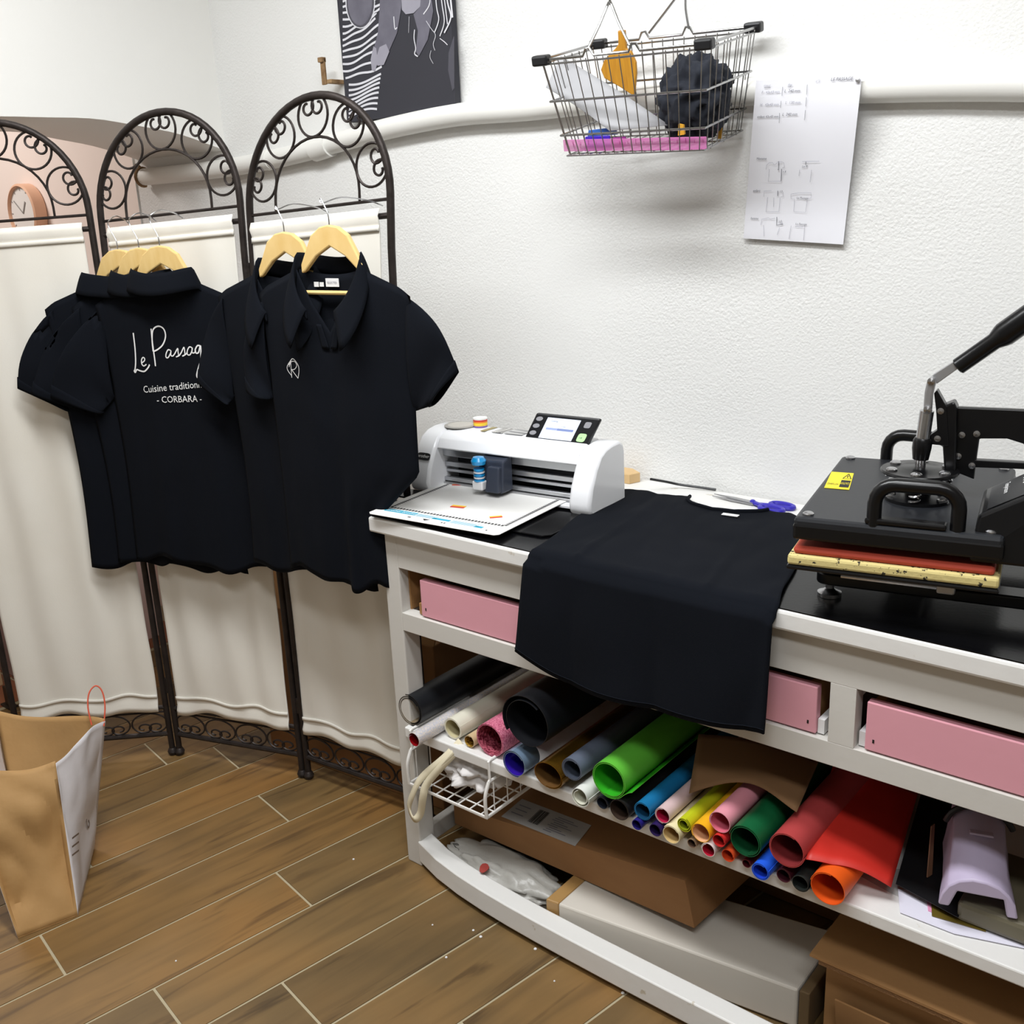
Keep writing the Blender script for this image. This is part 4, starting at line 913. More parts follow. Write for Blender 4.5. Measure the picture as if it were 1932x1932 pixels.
roll(1034, 1463, 33, 'gold film roll flattened below the biggest black roll', (0, 0, 5), om=gold, im=mat('gold_back_brown', (96, 66, 30), .5), turns=1.3, gap=.003, start=4.5, flat=.8)
roll(1079, 1452, 23, 'slate grey roll resting between the gold film and lime green rolls', (92, 100, 116), (60, 66, 78), y=-.005, turns=2.5, gap=.002, start=1)
roll(1094, 1504, 20, 'short white roll lying in front below the slate grey roll', (224, 226, 220), (206, 206, 188), turns=1.7, gap=.0045, start=2.0, length=.2)
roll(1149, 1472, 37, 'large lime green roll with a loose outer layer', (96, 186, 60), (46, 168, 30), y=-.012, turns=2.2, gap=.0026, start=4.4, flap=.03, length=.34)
roll(1136, 1515, 13, 'small dark navy roll beneath the lime green roll', (40, 46, 58), (26, 30, 40), turns=1.4)
roll(1168, 1528, 21, 'black roll with brown inside beneath the lime green roll', (26, 24, 24), (54, 40, 32), turns=1.3)
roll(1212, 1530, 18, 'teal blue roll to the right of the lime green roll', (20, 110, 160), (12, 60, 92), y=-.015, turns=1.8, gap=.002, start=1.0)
roll(1201, 1556, 11, 'small royal blue roll beneath the teal blue roll', (36, 30, 120), (28, 22, 96), turns=1.2)
roll(1236, 1566, 13, 'small dark purple roll beneath the pale pink roll', (42, 24, 84), (34, 20, 66), turns=1.2)
roll(1250, 1539, 16, 'pale pink roll with crimson inside', (214, 186, 186), (178, 24, 66), y=-.012, turns=1.5, start=1.6)
roll(1266, 1575, 18, 'pale yellow-cream roll lying on the shelf edge below the pink and yellow-green rolls', (232, 220, 178), (206, 176, 118), turns=1.3, start=.6, length=.3)
roll(1290, 1556, 15, 'yellow-green translucent roll between the pale pink and orange-yellow rolls', (190, 196, 30), (130, 140, 20), y=-.012, turns=2.2, gap=.003)
roll(1305, 1591, 10, 'small brown roll beneath the orange-yellow roll', (150, 124, 98), (84, 62, 48), turns=1.2)
roll(1322, 1572, 19, 'orange-yellow roll with peach inside', (240, 176, 30), (232, 176, 132), y=-.015, turns=1.2, start=2.5)
roll(1358, 1552, 21, 'pink roll on top of the small red rolls', (228, 150, 164), (214, 104, 124), y=-.012, turns=1.15, start=2.6)
roll(1336, 1604, 14, 'small roll with white outside and crimson inside', (224, 208, 206), (176, 22, 48), turns=1.2, start=2)
roll(1356, 1586, 13, 'small scarlet roll beneath the pink roll', (206, 44, 44), (186, 34, 34), y=-.016, turns=1.2)
roll(1373, 1614, 13, 'small orange-red roll to the left of the dark green roll', (226, 84, 40), (206, 66, 28), turns=1.2)
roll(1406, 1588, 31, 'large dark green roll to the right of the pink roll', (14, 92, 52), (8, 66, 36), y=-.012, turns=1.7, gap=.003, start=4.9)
roll(1408, 1629, 9, 'small maroon roll beneath the dark green roll', (96, 22, 32), (72, 16, 24), turns=1.2)
roll(1434, 1644, 17, 'bright blue roll on the shelf edge to the left of the coral roll', (34, 92, 222), (20, 58, 190), turns=1.9, gap=.0022, start=1)
roll(1478, 1652, 14, 'dark plum roll beneath the coral roll', (74, 24, 36), (58, 18, 28), turns=1.3)
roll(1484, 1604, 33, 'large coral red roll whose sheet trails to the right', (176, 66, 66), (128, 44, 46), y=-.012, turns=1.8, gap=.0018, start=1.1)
roll(1510, 1667, 16, 'small charcoal green roll to the left of the orange roll', (40, 44, 42), (28, 32, 30), turns=1.3, flap=.012, start=4)
roll(1561, 1677, 31, 'bright orange roll at the right end of the row of rolls', (232, 92, 24), (222, 84, 22), turns=1.25, start=1.4, length=.16)

# red sheet trailing from the coral roll
def rsf(u, v):
    a = on(1520, 1633, 'z', .428); b = on(1681, 1674, 'z', .402); c = on(1733, 1492, 'z', .41); d = on(1575, 1440, 'z', .46)
    p = (a*(1-u)+b*u)*(1-v)+(d*(1-u)+c*u)*v; p.z += .018*sin(pi*u)*(1-.5*v)+.012*max(0, .3-u)/.3
    return p
tag(MB().sheet(rsf, 16, 12).build('vinyl_sheet', mat('red_vinyl', (204, 46, 36), .5), smooth=True, solid=.0009, angle=180), 'flat red vinyl sheet hanging over the shelf beside the orange roll', 'vinyl sheet')
# kraft paper lying over the rolls
def ksf(u, v):
    a = on(1300, 1497, 'z', .452); b = on(1512, 1530, 'z', .480); c = on(1545, 1440, 'z', .50); d = on(1318, 1385, 'z', .50)
    p = (a*(1-u)+b*u)*(1-v)+(d*(1-u)+c*u)*v; p.z += .026*sin(pi*u*.9)*(1-v*.4); p.y += .025*sin(u*pi*1.3)*(1-v)
    return p
tag(MB().sheet(ksf, 18, 10).build('kraft_paper', mat('kraft_paper', (118, 86, 54), .85), smooth=True, solid=.0008, angle=180), 'curled brown kraft paper lying over the small rolls', 'paper')
# sheets at the right end of the shelf
def flat_sheet(name, pts, z, m, label, cat='vinyl sheet', th=.0009, tilt=0): 
    P = [on(x, y, 'z', z) for x, y in pts]; P = [V((p.x, p.y, z+tilt*k)) for k, p in enumerate(P)]
    return tag(MB().slab(P, V((0, 0, th))).build(name, m), label, cat)
m_bs = mat('black_sheet', (14, 14, 17), .5); m_acr = mat('clear_film', (200, 200, 198), .1, alpha=.35)
flat_sheet('clear_film', [(1600, 1640), (1680, 1685), (1820, 1745), (1760, 1640)], ZS+.0006, m_acr, 'thin clear film lying flat beside the orange roll', 'film')
flat_sheet('card_sheet', [(1694, 1678), (1698, 1722), (1800, 1762), (1935, 1790), (1935, 1700)], ZS+.0022, mat('lilac_white_card', (222, 220, 234), .6), 'white card sheet under the black sheets', 'card')
flat_sheet('card_sheet', [(1749, 1700), (1751, 1719), (1770, 1726), (1770, 1690)], ZS+.0035, mat('pink_card', (224, 150, 186), .6), 'small pink card peeking out under the black sheet', 'card')
flat_sheet('card_sheet', [(1757, 1700), (1758, 1728), (1860, 1758), (1870, 1690)], ZS+.0048, mat('olive_gold_card', (122, 104, 40), .4, .4), 'olive gold card under the black sheet', 'card')
flat_sheet('vinyl_sheet', [(1690, 1668), (1808, 1732), (1825, 1690), (1800, 1500), (1740, 1490)], ZS+.016, m_bs, 'large flat black sheet with white edge to the right of the red sheet')
flat_sheet('vinyl_sheet', [(1730, 1686), (1806, 1728), (1820, 1700), (1760, 1650)], ZS+.0085, m_bs, 'smaller black sheet on top of the olive gold card')
flat_sheet('vinyl_sheet', [(1865, 1752), (1940, 1782), (1940, 1765), (1890, 1750)], ZS+.0037, m_bs, 'black sheet strip lying at the frame edge on the white card')
t0 = on(1880, 1735, 'z', ZS+.02); tag(MB().box((t0.x-.055, t0.y-.02, ZS+.006), (t0.x+.2, t0.y+.16, ZS+.042)).build('storage_box', mat('olive_plastic', (98, 92, 74), .5), bevel=.008), 'low olive grey plastic box beneath the lilac arched cover', 'box')
# thin upright card between the black sheets
a = on(1748, 1655, 'z', ZS+.02); tag(MB().slab([a, a+V((.004, .012, .0)), a+V((-.004, .03, .085)), a+V((-.006, .02, .085))], V((.0015, 0, 0))).build('card_strip', mat('brown_strip', (120, 84, 62), .6)), 'thin brown card strip standing in front of the black sheet', 'card')
# lilac arched plastic cover
m_lil = mat('lilac_plastic', (186, 174, 200), .4)
lf, rf = on(1770, 1700, 'z', ZS+.052), on(1922, 1730, 'z', ZS+.052); le = (rf-lf); LW = le.length; le.normalize(); ln = V((-le.y, le.x, 0)); mid = (lf+rf)/2
lil = thing('plastic_cover', (mid.x, mid.y, ZS+.045), 'lilac arched plastic machine cover at the right end of the shelf', 'cover')
outer = [(-.5, 0), (-.47, .25), (-.40, .45), (-.27, .60), (-.10, .68), (.08, .67), (.24, .60), (.36, .46), (.45, .28), (.5, 0)]; inner = [(.36, 0), (.30, .36), (-.27, .36), (-.36, 0)]
prof2 = outer+inner
LV = []; rings = [(0, 1.0, 0), (.035, .96, .012), (.07, .90, .030), (.12, .88, .045), (.17, .90, .05)]
for dep, scl, rise in rings:
    for x, z in prof2: LV.append(mid+le*(x*LW*scl)+ln*dep+V((0, 0, ZS+.046-mid.z+z*LW*.72*(1 if z < .3 else 1)+(rise if z > .3 else 0))))
n = len(prof2); fs = [(i*n+j, i*n+(j+1) % n, (i+1)*n+(j+1) % n, (i+1)*n+j) for i in range(len(rings)-1) for j in range(n)]+[tuple(range(n-1, -1, -1)), tuple((len(rings)-1)*n+j for j in range(n))]
MB().add(LV, fs).build('shell', m_lil, lil, smooth=True, bevel=.003, angle=35)
for zz in (0,):
    c = mid+ln*.075+V((0, 0, ZS+.046-mid.z+.68*LW*.72+.034)); MB().box((-.018, -.006, 0), (.018, .006, .004), M=fr(c, le, ln, (0, 0, 1))).build('slot_ridge', m_lil, lil, bevel=.002)
st = [mid+le*(x*LW*.96)+ln*.125+V((0, 0, ZS+.046-mid.z+z*LW*.74+.052)) for x, z in outer[1:-1]]
MB().tube(sm(st, 4), .005, 8).build('cable_strap', m_blackpl, lil, smooth=True)

# ------------------------------------------------------------------ under the shelf
# white wire basket hooked below the shelf
m_wire = mat('white_wire', (226, 224, 220), .4)
wb = thing('wire_basket', (.18, .14, .245), 'white wire basket hooked under the left end of the shelf', 'wire basket')
ZW = .247; x0, x1, y0, y1 = .062, .292, -.012, .30
MB().tube([V(p) for p in ((x0, y0, ZW), (x1, y0, ZW), (x1, y1, ZW), (x0, y1, ZW))], .0042, 8, closed=True).build('bottom_frame', m_wire, wb, smooth=True)
for i in range(7):
    x = x0+(x1-x0)*(i+.5)/7; MB().tube([V((x, y0, ZW+.002)), V((x, y1, ZW+.002)), V((x, y1, ZW+.08))], .0018, 6).build('wire', m_wire, wb, smooth=True)
for i in range(7):
    y = y0+(y1-y0)*(i+.6)/7; MB().tube([V((x0, y, ZS-.05)), V((x0, y, ZW)), V((x1, y, ZW)), V((x1, y, ZS-.05))], .0018, 6).build('wire', m_wire, wb, smooth=True)
for x in (x0, x1):
    MB().tube(sm([V((x, y0, ZW)), V((x, y0-.002, ZW+.03)), V((x, y0, ZS-.07)), V((x, y0+.012, ZS-.045))], 4), .004, 8).build('end_loop', m_wire, wb, smooth=True)
    MB().tube([V((x, y0+.012, ZS-.045)), V((x, y1, ZS-.045))], .0035, 8).build('side_wire', m_wire, wb, smooth=True)
    MB().tube([V((x, y0+.012, ZS-.045)), V((x, .004, ZS-.040)), V((x, .003, ZS+.002)), V((x, .008, ZS+.004)), V((x, .2, ZS+.0035))], .003, 8).build('shelf_hook', m_wire, wb, smooth=True)
# white crumpled garment
def blob(cx, cy, cz, rx, ry, rz, f, amp, seed, nu=40, nv=24, ridge=0):
    def fn(u, v):
        a = 2*pi*u; b = pi*(v-.5); d = V((cos(a)*cos(b), sin(a)*cos(b), sin(b)))
        k = 1+amp*(abs(noise.noise((d.x*f+seed, d.y*f, d.z*f)))*2-.5)+amp*.6*noise.noise((d.x*f*2.3, d.y*f*2.3+seed, d.z*f*2.3))
        k += ridge*(.25-abs(noise.noise((d.x*f*1.7+seed*2, d.y*f*1.7, d.z*f*1.7))))
        return V((cx+rx*d.x*k, cy+ry*d.y*k, cz+rz*d.z*k))
    return MB().sheet(fn, nu, nv)
m_gar = mat('white_cotton', (218, 214, 212), .9, bump=(300, .15, .001))
gm = blob(.195, .115, .300, .088, .105, .048, 2.8, .26, 3.0, 60, 36)
for v in gm.v: v.z = max(min(v.z, ZS-.032), ZW+.006)
tag(gm.build('garment', m_gar, smooth=True, weld=.0005, angle=180), 'crumpled white cotton garment in the white wire basket', 'garment')
m_strap = mat('cream_webbing', (222, 212, 184), .9)
st = [(838, 1418), (822, 1440), (795, 1468), (778, 1500), (772, 1525), (781, 1546), (793, 1535), (798, 1505), (806, 1478), (826, 1446), (842, 1424)]
P = [on(x, y, 'y', -.024-.006*(k % 2)) for k, (x, y) in enumerate(st)]; P[0].y = P[-1].y = .03; P[1].y = P[-2].y = .0
mb = MB(); Q = sm(P, 6); k = len(Q); vs = []
for i, p in enumerate(Q):
    t = i/(k-1); wv = (Q[min(k-1, i+1)]-Q[max(0, i-1)]).cross(V((.5*sin(t*6), 1, .2))).normalized(); vs += [p-wv*.0085, p+wv*.0085]
mb.add(vs, [(2*i, 2*i+1, 2*i+3, 2*i+2) for i in range(k-1)])
tag(mb.build('bag_strap', m_strap, smooth=True, solid=.0014, angle=180), 'cream cotton strap looping down from the white wire basket', 'strap')

# long brown cardboard box with shipping label
cb_ = thing('cardboard_box', (.4, .2, .03), 'long flat brown cardboard box with a shipping label under the shelf', 'box')
BL, TL = on(824, 1578, 'y', .135), on(818, 1503, 'y', .135); TR, BR = on(1292, 1662, 'y', .085), on(1310, 1752, 'y', .085)
BL.x = TL.x = max(BL.x, .052); BL.z = max(BL.z, .058); BR.z = max(BR.z, .096); dpv = V((.03, .30, .012))
TR2 = TR+(TL-TR)*.0
hx_ = MB().hexa([BL, BR, BR+dpv, BL+dpv], [TL, TR, TR+dpv, TL+dpv]); hx_.build('box_body', m_card, cb_, bevel=.0015)
nrm = (TR-TL).cross(dpv).normalized(); nrm = nrm if nrm.z > 0 else -nrm
def top(px, py, off=.0006): return onp(px, py, TL, nrm)+nrm*off
lab = [top(985, 1508), top(1116, 1558), top(1085, 1597), top(946, 1541)]
lb_ = MB().slab(lab, nrm*.0006).build('shipping_label', mat('label_paper', (176, 174, 172), .7), cb_)
def LB(a, b): p = lab[3]*(1-a)*(1-b)+lab[2]*a*(1-b)+lab[0]*(1-a)*b+lab[1]*a*b; return p+nrm*.0012
for k in range(11):
    a = .32+.013*k+.002*(k % 3); MB().add([LB(a, .20), LB(a+.006+.003*(k % 2), .20), LB(a+.006+.003*(k % 2), .85), LB(a, .85)], [(0, 1, 2, 3)]).build('barcode_line', m_kprint, lb_)
for k in range(9):
    b = .12+.085*k; MB().add([LB(.55+.02*(k % 3), b), LB(.66+.24*((k*37) % 10)/10, b), LB(.66+.24*((k*37) % 10)/10, b+.03), LB(.55+.02*(k % 3), b+.03)], [(0, 1, 2, 3)]).build('label_line', m_ink, lb_)
for k in range(3): MB().add([LB(.05, .3+.2*k), LB(.22, .3+.2*k), LB(.22, .34+.2*k), LB(.05, .34+.2*k)], [(0, 1, 2, 3)]).build('label_line', m_ink, lb_)
# grey plastic mailer with red sticker
gb = blob(.255, .075, .045, .165, .065, .034, 2.0, .22, 9.0, 56, 28)
for v in gb.v:
    v.z = max(.003, v.z); lim = BL.z+(BR.z-BL.z)*max(0, min(1, (v.x-BL.x)/(BR.x-BL.x)))-.006
    if v.y > .055: v.z = min(v.z, max(.004, lim))
    v.y = max(v.y, .028+bow(v.x)*.6); v.x = max(v.x, .075)
mail = thing('plastic_mailer', (.25, .08, 0), 'crumpled grey plastic mailer bag with a red sticker beneath the cardboard box', 'mailer bag')
gb.build('bag_body', mat('grey_plastic_film', (168, 166, 160), .35, bump=(40, .4, .006)), mail, smooth=True, weld=.0005, angle=180)
rs = on(913, 1634, 'z', .085); MB().prism([(.011*cos(t)*(1+.15*sin(3*t)), .014*sin(t)) for t in [2*pi*i/10 for i in range(10)]], (rs.x, rs.y, .079), (1, 0, 0), (0, .8, .35), (0, -.0005, .0015)).build('red_sticker', mat('red_paper', (150, 44, 34), .6), mail)
# long white box
wbx = thing('white_box', (.73, .1, 0), 'long white cardboard box with brown taped end behind the bottom rail', 'box')
wz = .090
q0, q1 = on(1052, 1706, 'z', wz), on(1505, 1868, 'z', wz); q2, q3 = on(1540, 1785, 'z', wz), on(1080, 1668, 'z', wz)
q0.y = max(q0.y, .014); q1.y = max(q1.y, .014)
d3 = q1+V((.0, .19, 0)); d0 = q0+V((0, .17, 0))
dn_ = V((0, 0, -wz+.004))
MB().hexa([q0+dn_, q1+dn_, d3+dn_, d0+dn_], [q0, q1, d3, d0]).build('box_body', mat('white_card', (206, 200, 190), .7), wbx, bevel=.004)
ex_ = (q1-q0).normalized()
MB().hexa([q0+dn_-ex_*.03, q0+dn_+V((0, 0, 0)), d0+dn_, d0+dn_-ex_*.03], [q0-ex_*.03+V((0, .0, .0005)), q0+V((0, 0, .0005)), d0+V((0, 0, .0005)), d0-ex_*.03+V((0, 0, .0005))]).build('taped_end', mat('brown_tape', (168, 132, 82), .35), wbx, bevel=.003)
MB().hexa([q1+dn_+ex_*.003, q1+dn_+ex_*.022, d3+dn_+ex_*.022, d3+dn_+ex_*.003], [q1+ex_*.003, q1+ex_*.022, d3+ex_*.022, d3+ex_*.003]).build('end_flap', mat('dark_brown_card', (104, 84, 56), .8), wbx, bevel=.002)
# brown box at the right, lid half open
k0, k1 = on(1520, 1800, 'z', .2), on(1932, 1985, 'z', .2); k3, k2 = on(1548, 1748, 'z', .2), on(1932, 1852, 'z', .2)
rb = thing('carton', ((k0.x+k1.x)/2, .2, 0), 'large brown carton with open front flap at the right under the shelf', 'box')
kx0, ky0 = 1.0, .045
MB().box((kx0, ky0+.05, .004), (1.62, .46, .192)).build('carton_body', m_card2, rb, bevel=.002)
lid = MB().slab([V((kx0-.012, ky0, .206)), V((1.63, ky0+.0, .206)), V((1.63, .47, .197)), V((kx0-.01, .47, .197))], V((0, 0, .005))).build('lid', m_card2, rb)
MB().box((kx0+.004, ky0+.002, .196), (1.62, ky0+.006, .205)).build('corrugated_edge', mat('corrugation', (128, 92, 56), .9, bump=(300, .8, .004)), rb)
MB().slab([V((kx0+.03, ky0+.045, .004)), V((1.6, ky0+.045, .004)), V((1.6, ky0+.02, .12)), V((kx0+.03, ky0+.02, .12))], V((0, .004, 0))).build('front_flap', m_card2, rb)
# dark boxes at the back
tag(MB().box((.60, .40, .004), (.975, .50, .30)).build('carton', m_card, bevel=.002), 'dark brown carton standing at the back behind the white box', 'box')
tag(MB().box((.27, .44, .004), (.56, .505, .33)).build('carton', m_card2, bevel=.002), 'brown carton standing at the back behind the shipping label', 'box')
# ------------------------------------------------------------------ hanging wire shopping basket
def RM(a, b, c): return Matrix.Rotation(a, 3, 'Z') @ Matrix.Rotation(b, 3, 'X') @ Matrix.Rotation(c, 3, 'Y')
BM = RM(.086, .214, .023); BO = V((.438, .399, 1.771)); bL, bW, bH = .35, .231, .181; KX, KY = .84, .80
def BP(x, y, z): return BO+BM @ V((x, y, z))
bx_, by_, bz_ = BM @ V((1, 0, 0)), BM @ V((0, 1, 0)), BM @ V((0, 0, 1))
sb = thing('shopping_basket', BP(0, 0, -bH), 'chrome wire shopping basket with black corner grips hanging on the wall', 'basket')
def lev(t): return (bL/2*(1-(1-KX)*t), bW/2*(1-(1-KY)*t), -bH*t)
def rect(t): X, Y, Z = lev(t); return [BP(-X, -Y, Z), BP(X, -Y, Z), BP(X, Y, Z), BP(-X, Y, Z)]
m_bw = mat('basket_chrome', (172, 172, 172), .25, 1)
# top rim with raised loops where the handles sit
def rimline(ysgn):
    X, Y, Z = lev(0); out = []
    for x, z in ((-X, 0), (-.075, 0), (-.068, .012), (-.060, .013), (-.052, 0), (.02, 0), (.028, .013), (.036, .012), (.043, 0), (X, 0)): out.append(BP(x, ysgn*Y, z))
    return out
MB().tube(rimline(-1)+rimline(1)[::-1], .0026, 8, closed=True).build('top_rim', m_bw, sb, smooth=True)
MB().tube([p-bz_*.008 for p in rect(0.0)], .0018, 6, closed=True).build('rim_wire', m_bw, sb, smooth=True)
for t in (.42, .78, 1.0): MB().tube(rect(t), .0022 if t < 1 else .0016, 6, closed=True).build('hoop', m_bw, sb, smooth=True)
def side(a, b, n):
    for i in range(n):
        f_ = (i+.5)/n; p0 = rect(.02)[a]*(1-f_)+rect(.02)[b]*f_; p1 = rect(1.0)[a]*(1-f_)+rect(1.0)[b]*f_
        MB().tube([p0, p1], .0011, 5).build('upright_wire', m_bw, sb, smooth=True)
side(0, 1, 15); side(2, 3, 15); side(1, 2, 8); side(3, 0, 8)
X, Y, Z = lev(1.0)
for i in range(15): x = -X+2*X*(i+.5)/15; MB().tube([BP(x, -Y, Z), BP(x, Y, Z)], .0011, 5).build('bottom_wire', m_bw, sb, smooth=True)
for i in range(3): y = -Y+2*Y*(i+.5)/3; MB().tube([BP(-X, y, Z-.002), BP(X, y, Z-.002)], .0014, 5).build('bottom_wire', m_bw, sb, smooth=True)
for sx in (-1, 1):
    for sy in (-1, 1):
        MB().box((-.017, -.011, -.010), (.017, .011, .009), M=fr(BP(sx*(bL/2-.008), sy*(bW/2-.002), 0), bx_, by_, bz_)).build('corner_grip', m_blackpl, sb, bevel=.004)
for ys, x0, x1, apx in ((-1, -.064, .024, (1150, 8)), (1, -.052, .034, (1288, -20))):
    A, B = BP(x0, ys*bW/2, .010), BP(x1, ys*bW/2, .010); ap = onp(apx[0], apx[1], BO+by_*(ys*bW/2*.6), by_)
    hk = ap+V((0, .0, .05))
    MB().tube(sm([A, A+(ap-A)*.5, ap-V((.006, 0, .004)), ap+V((0, 0, .004)), ap-V((-.006, 0, .004)), B+(ap-B)*.5, B], 4), .0024, 8).build('swing_handle', m_bw, sb, smooth=True)
    MB().tube(sm([ap+V((0, -.004, .0)), ap+V((0, .004, .004)), ap+V((0, .012, .03)), V((ap.x, D-.02, ap.z+.12)), V((ap.x, D+.004, ap.z+.14))], 4), .002, 6).build('hanging_hook', m_bw, sb, smooth=True)
# contents
def bpx(x, y, yl): return onp(x, y, BO+by_*yl, by_)
m_prul = mat('pink_clear_plastic', (236, 140, 205), .2, alpha=.6, coat=.3)
rul = thing('ruler', BP(0, -bW/2*KY+.014, -bH+.004), 'translucent pink plastic ruler along the bottom of the shopping basket', 'ruler')
yr = -bW/2*KY+.010; r0, r1, r2, r3 = bpx(1064, 286, yr), bpx(1334, 283, yr), bpx(1332, 258, yr), bpx(1062, 264, yr)
MB().slab([r0, r1, r2, r3], by_*.003).build('ruler_blade', m_prul, rul, bevel=.0008)
for k in range(18):
    f_ = k/17; a = r0+(r1-r0)*f_*.96+(r1-r0)*.02; b = r3+(r2-r3)*f_*.96+(r1-r0)*.02
    MB().ribbon([a+(b-a)*.55-by_*.0004, a+(b-a)*(.95 if k % 3 == 0 else .8)-by_*.0004], by_, .0009).build('graduation', mat('ruler_mark', (150, 30, 110), .5), rul)
for pts, rgb, lab, yl_ in (([(1103, 286), (1152, 284), (1150, 256), (1104, 258)], (70, 40, 190), 'violet blue plastic strip behind the pink ruler', yr+.012), ([(1108, 258), (1165, 254), (1160, 240), (1110, 246)], (60, 110, 190), 'sky blue plastic piece above the pink ruler', yr+.03), ([(1155, 280), (1180, 278), (1180, 258), (1155, 260)], (130, 30, 120), 'plum plastic strip behind the pink ruler', yr+.008)):
    tag(MB().slab([bpx(x, y, yl_) for x, y in pts], by_*.004).build('plastic_strip', mat('strip_%d' % rgb[0], rgb, .3), bevel=.001), lab, 'plastic strip')
def card_(u, v):
    a, b, c, d = bpx(1030, 165, -.055), bpx(1150, 247, -.075), bpx(1262, 236, -.03), bpx(1058, 106, .0)
    p = (a*(1-u)+b*u)*(1-v)+(d*(1-u)+c*u)*v; return p+by_*.008*sin(pi*u)
tag(MB().sheet(card_, 10, 6).build('card', mat('grey_white_card', (172, 172, 175), .7), smooth=True, solid=.0012, angle=180), 'grey white sheet of card leaning inside the shopping basket', 'card')
sp = [(1165, 58), (1178, 57), (1181, 92), (1190, 97), (1199, 118), (1200, 140), (1196, 182), (1170, 165), (1140, 148), (1133, 132), (1140, 112), (1160, 92), (1166, 84)]
tag(MB().slab([bpx(x, y, .055) for x, y in sp], by_*.008).build('wooden_scraper', mat('ochre_wood', (206, 150, 40), .5, stretch=(40, 4, 4), var=((176, 116, 26), 5, .6)), bevel=.002), 'ochre wooden spatula standing at the back of the shopping basket', 'spatula')
cc = bpx(1312, 185, .01); clo = blob(cc.x, cc.y, cc.z, .068, .056, .074, 1.7, .16, 5.5, 72, 48, ridge=.55)
for v in clo.v:
    l = BM.transposed() @ (v-BO); t_ = max(0, min(1, -l.z/bH)); mx, my, _ = lev(t_)
    l.x = max(-mx+.006, min(mx-.006, l.x)); l.y = max(-my+.008, min(my-.006, l.y)); l.z = max(l.z, -bH+.004); n_ = BP(l.x, l.y, l.z); v.x, v.y, v.z = n_
tag(clo.build('cloth_bundle', mat('navy_cloth', (28, 32, 42), .9, bump=(200, .2, .002), wear=((150, 155, 160), 14, .72)), smooth=True, weld=.0004, angle=180), 'crumpled dark navy cloth bundle in the shopping basket', 'cloth')
for pts, lab, yl_ in (([(1354, 262), (1361, 262), (1363, 204), (1355, 206)], 'yellow stick standing at the right end of the shopping basket', .03), ([(1279, 256), (1291, 254), (1289, 236), (1280, 234)], 'short yellow stick end below the navy cloth bundle', -.078)):
    tag(MB().slab([bpx(x, y, yl_) for x, y in pts], by_*.006).build('yellow_stick', mat('yellow_wood', (224, 166, 50), .5)), lab, 'stick')

# ------------------------------------------------------------------ handwritten sheet on the wall
pa = -.0637; pex, pez = V((cos(pa), 0, sin(pa))), V((-sin(pa), 0, cos(pa))); po = V((.5865, D-.004, 1.7007))
def PW(a, b, off=.0):
    p = po+pex*a-pez*b; v = b/.297; w_ = min(1, max(0, (v-.10)/.75)); o = .006+.038*(1-w_*w_*(3-2*w_))+off
    return CAM+(p-CAM)*((D-o-CAM.y)/(p.y-CAM.y))
sheet = thing('note_sheet', PW(.105, .297), 'white paper with handwritten sizes and shirt sketches pinned to the wall', 'paper')
MB().sheet(lambda u, v: PW(.21*u, .297*v, .0), 10, 40).build('paper_leaf', m_paper, sheet, smooth=True, angle=180)
m_pen = mat('faint_pen', (150, 150, 164), .8); m_pen2 = mat('dark_pen', (96, 96, 106), .8)
def pz(x, y, off=.0030):  # pixels of the 5.68x crop starting at (1400,130)
    u = (x-115)/1140.; v = (y-60)/1790.; 
    u = (x-(128-95*(y-100)/1750))/1150.; return PW(.006+.198*u, .297*((y-70)/1790.), off)
def note(s, x, y, size, m=m_pen, sh=.25):
    mb = MB(); put_text(mb, s, size, lambda a, b: pz(x, y)+pex*a+pez*b, shear=sh); mb.build('handwriting', m, sheet)
for s, x, y, z, m in (('LE PASSAGE', 970, 105, .0078, m_pen2), ('coeur', 190, 140, .006, m_pen), ('dos', 478, 140, .006, m_pen), ('n°2', 800, 115, .006, m_pen), ('F   43x43 mm', 165, 215, .0066, m_pen), ('L  240 mm', 440, 210, .0072, m_pen2), ('H   43x43 mm', 150, 350, .0066, m_pen), ('L  130 mm', 455, 335, .0070, m_pen), ('enfant 43x43 mm', 122, 480, .0062, m_pen2), ('L  240 mm', 425, 460, .0070, m_pen2), ('Homme', 130, 945, .0065, m_pen2), ('enfant', 100, 1310, .0062, m_pen2), ('femme', 80, 1630, .0062, m_pen2), ('Le Passage', 640, 1668, .0056, m_pen2), ('Le Passage', 640, 1375, .0056, m_pen2), ('Le P', 690, 1025, .0058, m_pen2), ('13', 430, 1310, .006, m_pen2), ('15', 432, 1655, .006, m_pen2), ('x 8', 460, 1085, .005, m_pen2)):
    note(s, x, y, z, m)
def strokes(lst, m, w=.0006):
    for pts in lst: MB().ribbon([pz(*p) for p in pts], V((0, -1, 0)), w).build('pen_line', m, sheet)
strokes([[(195, 150), (272, 150)], [(480, 148), (520, 148)], [(420, 150), (415, 245)], [(408, 300), (404, 375)], [(395, 430), (395, 540)], [(708, 135), (705, 240)], [(704, 270), (702, 365)], [(700, 405), (694, 512)]], m_pen2, .0007)
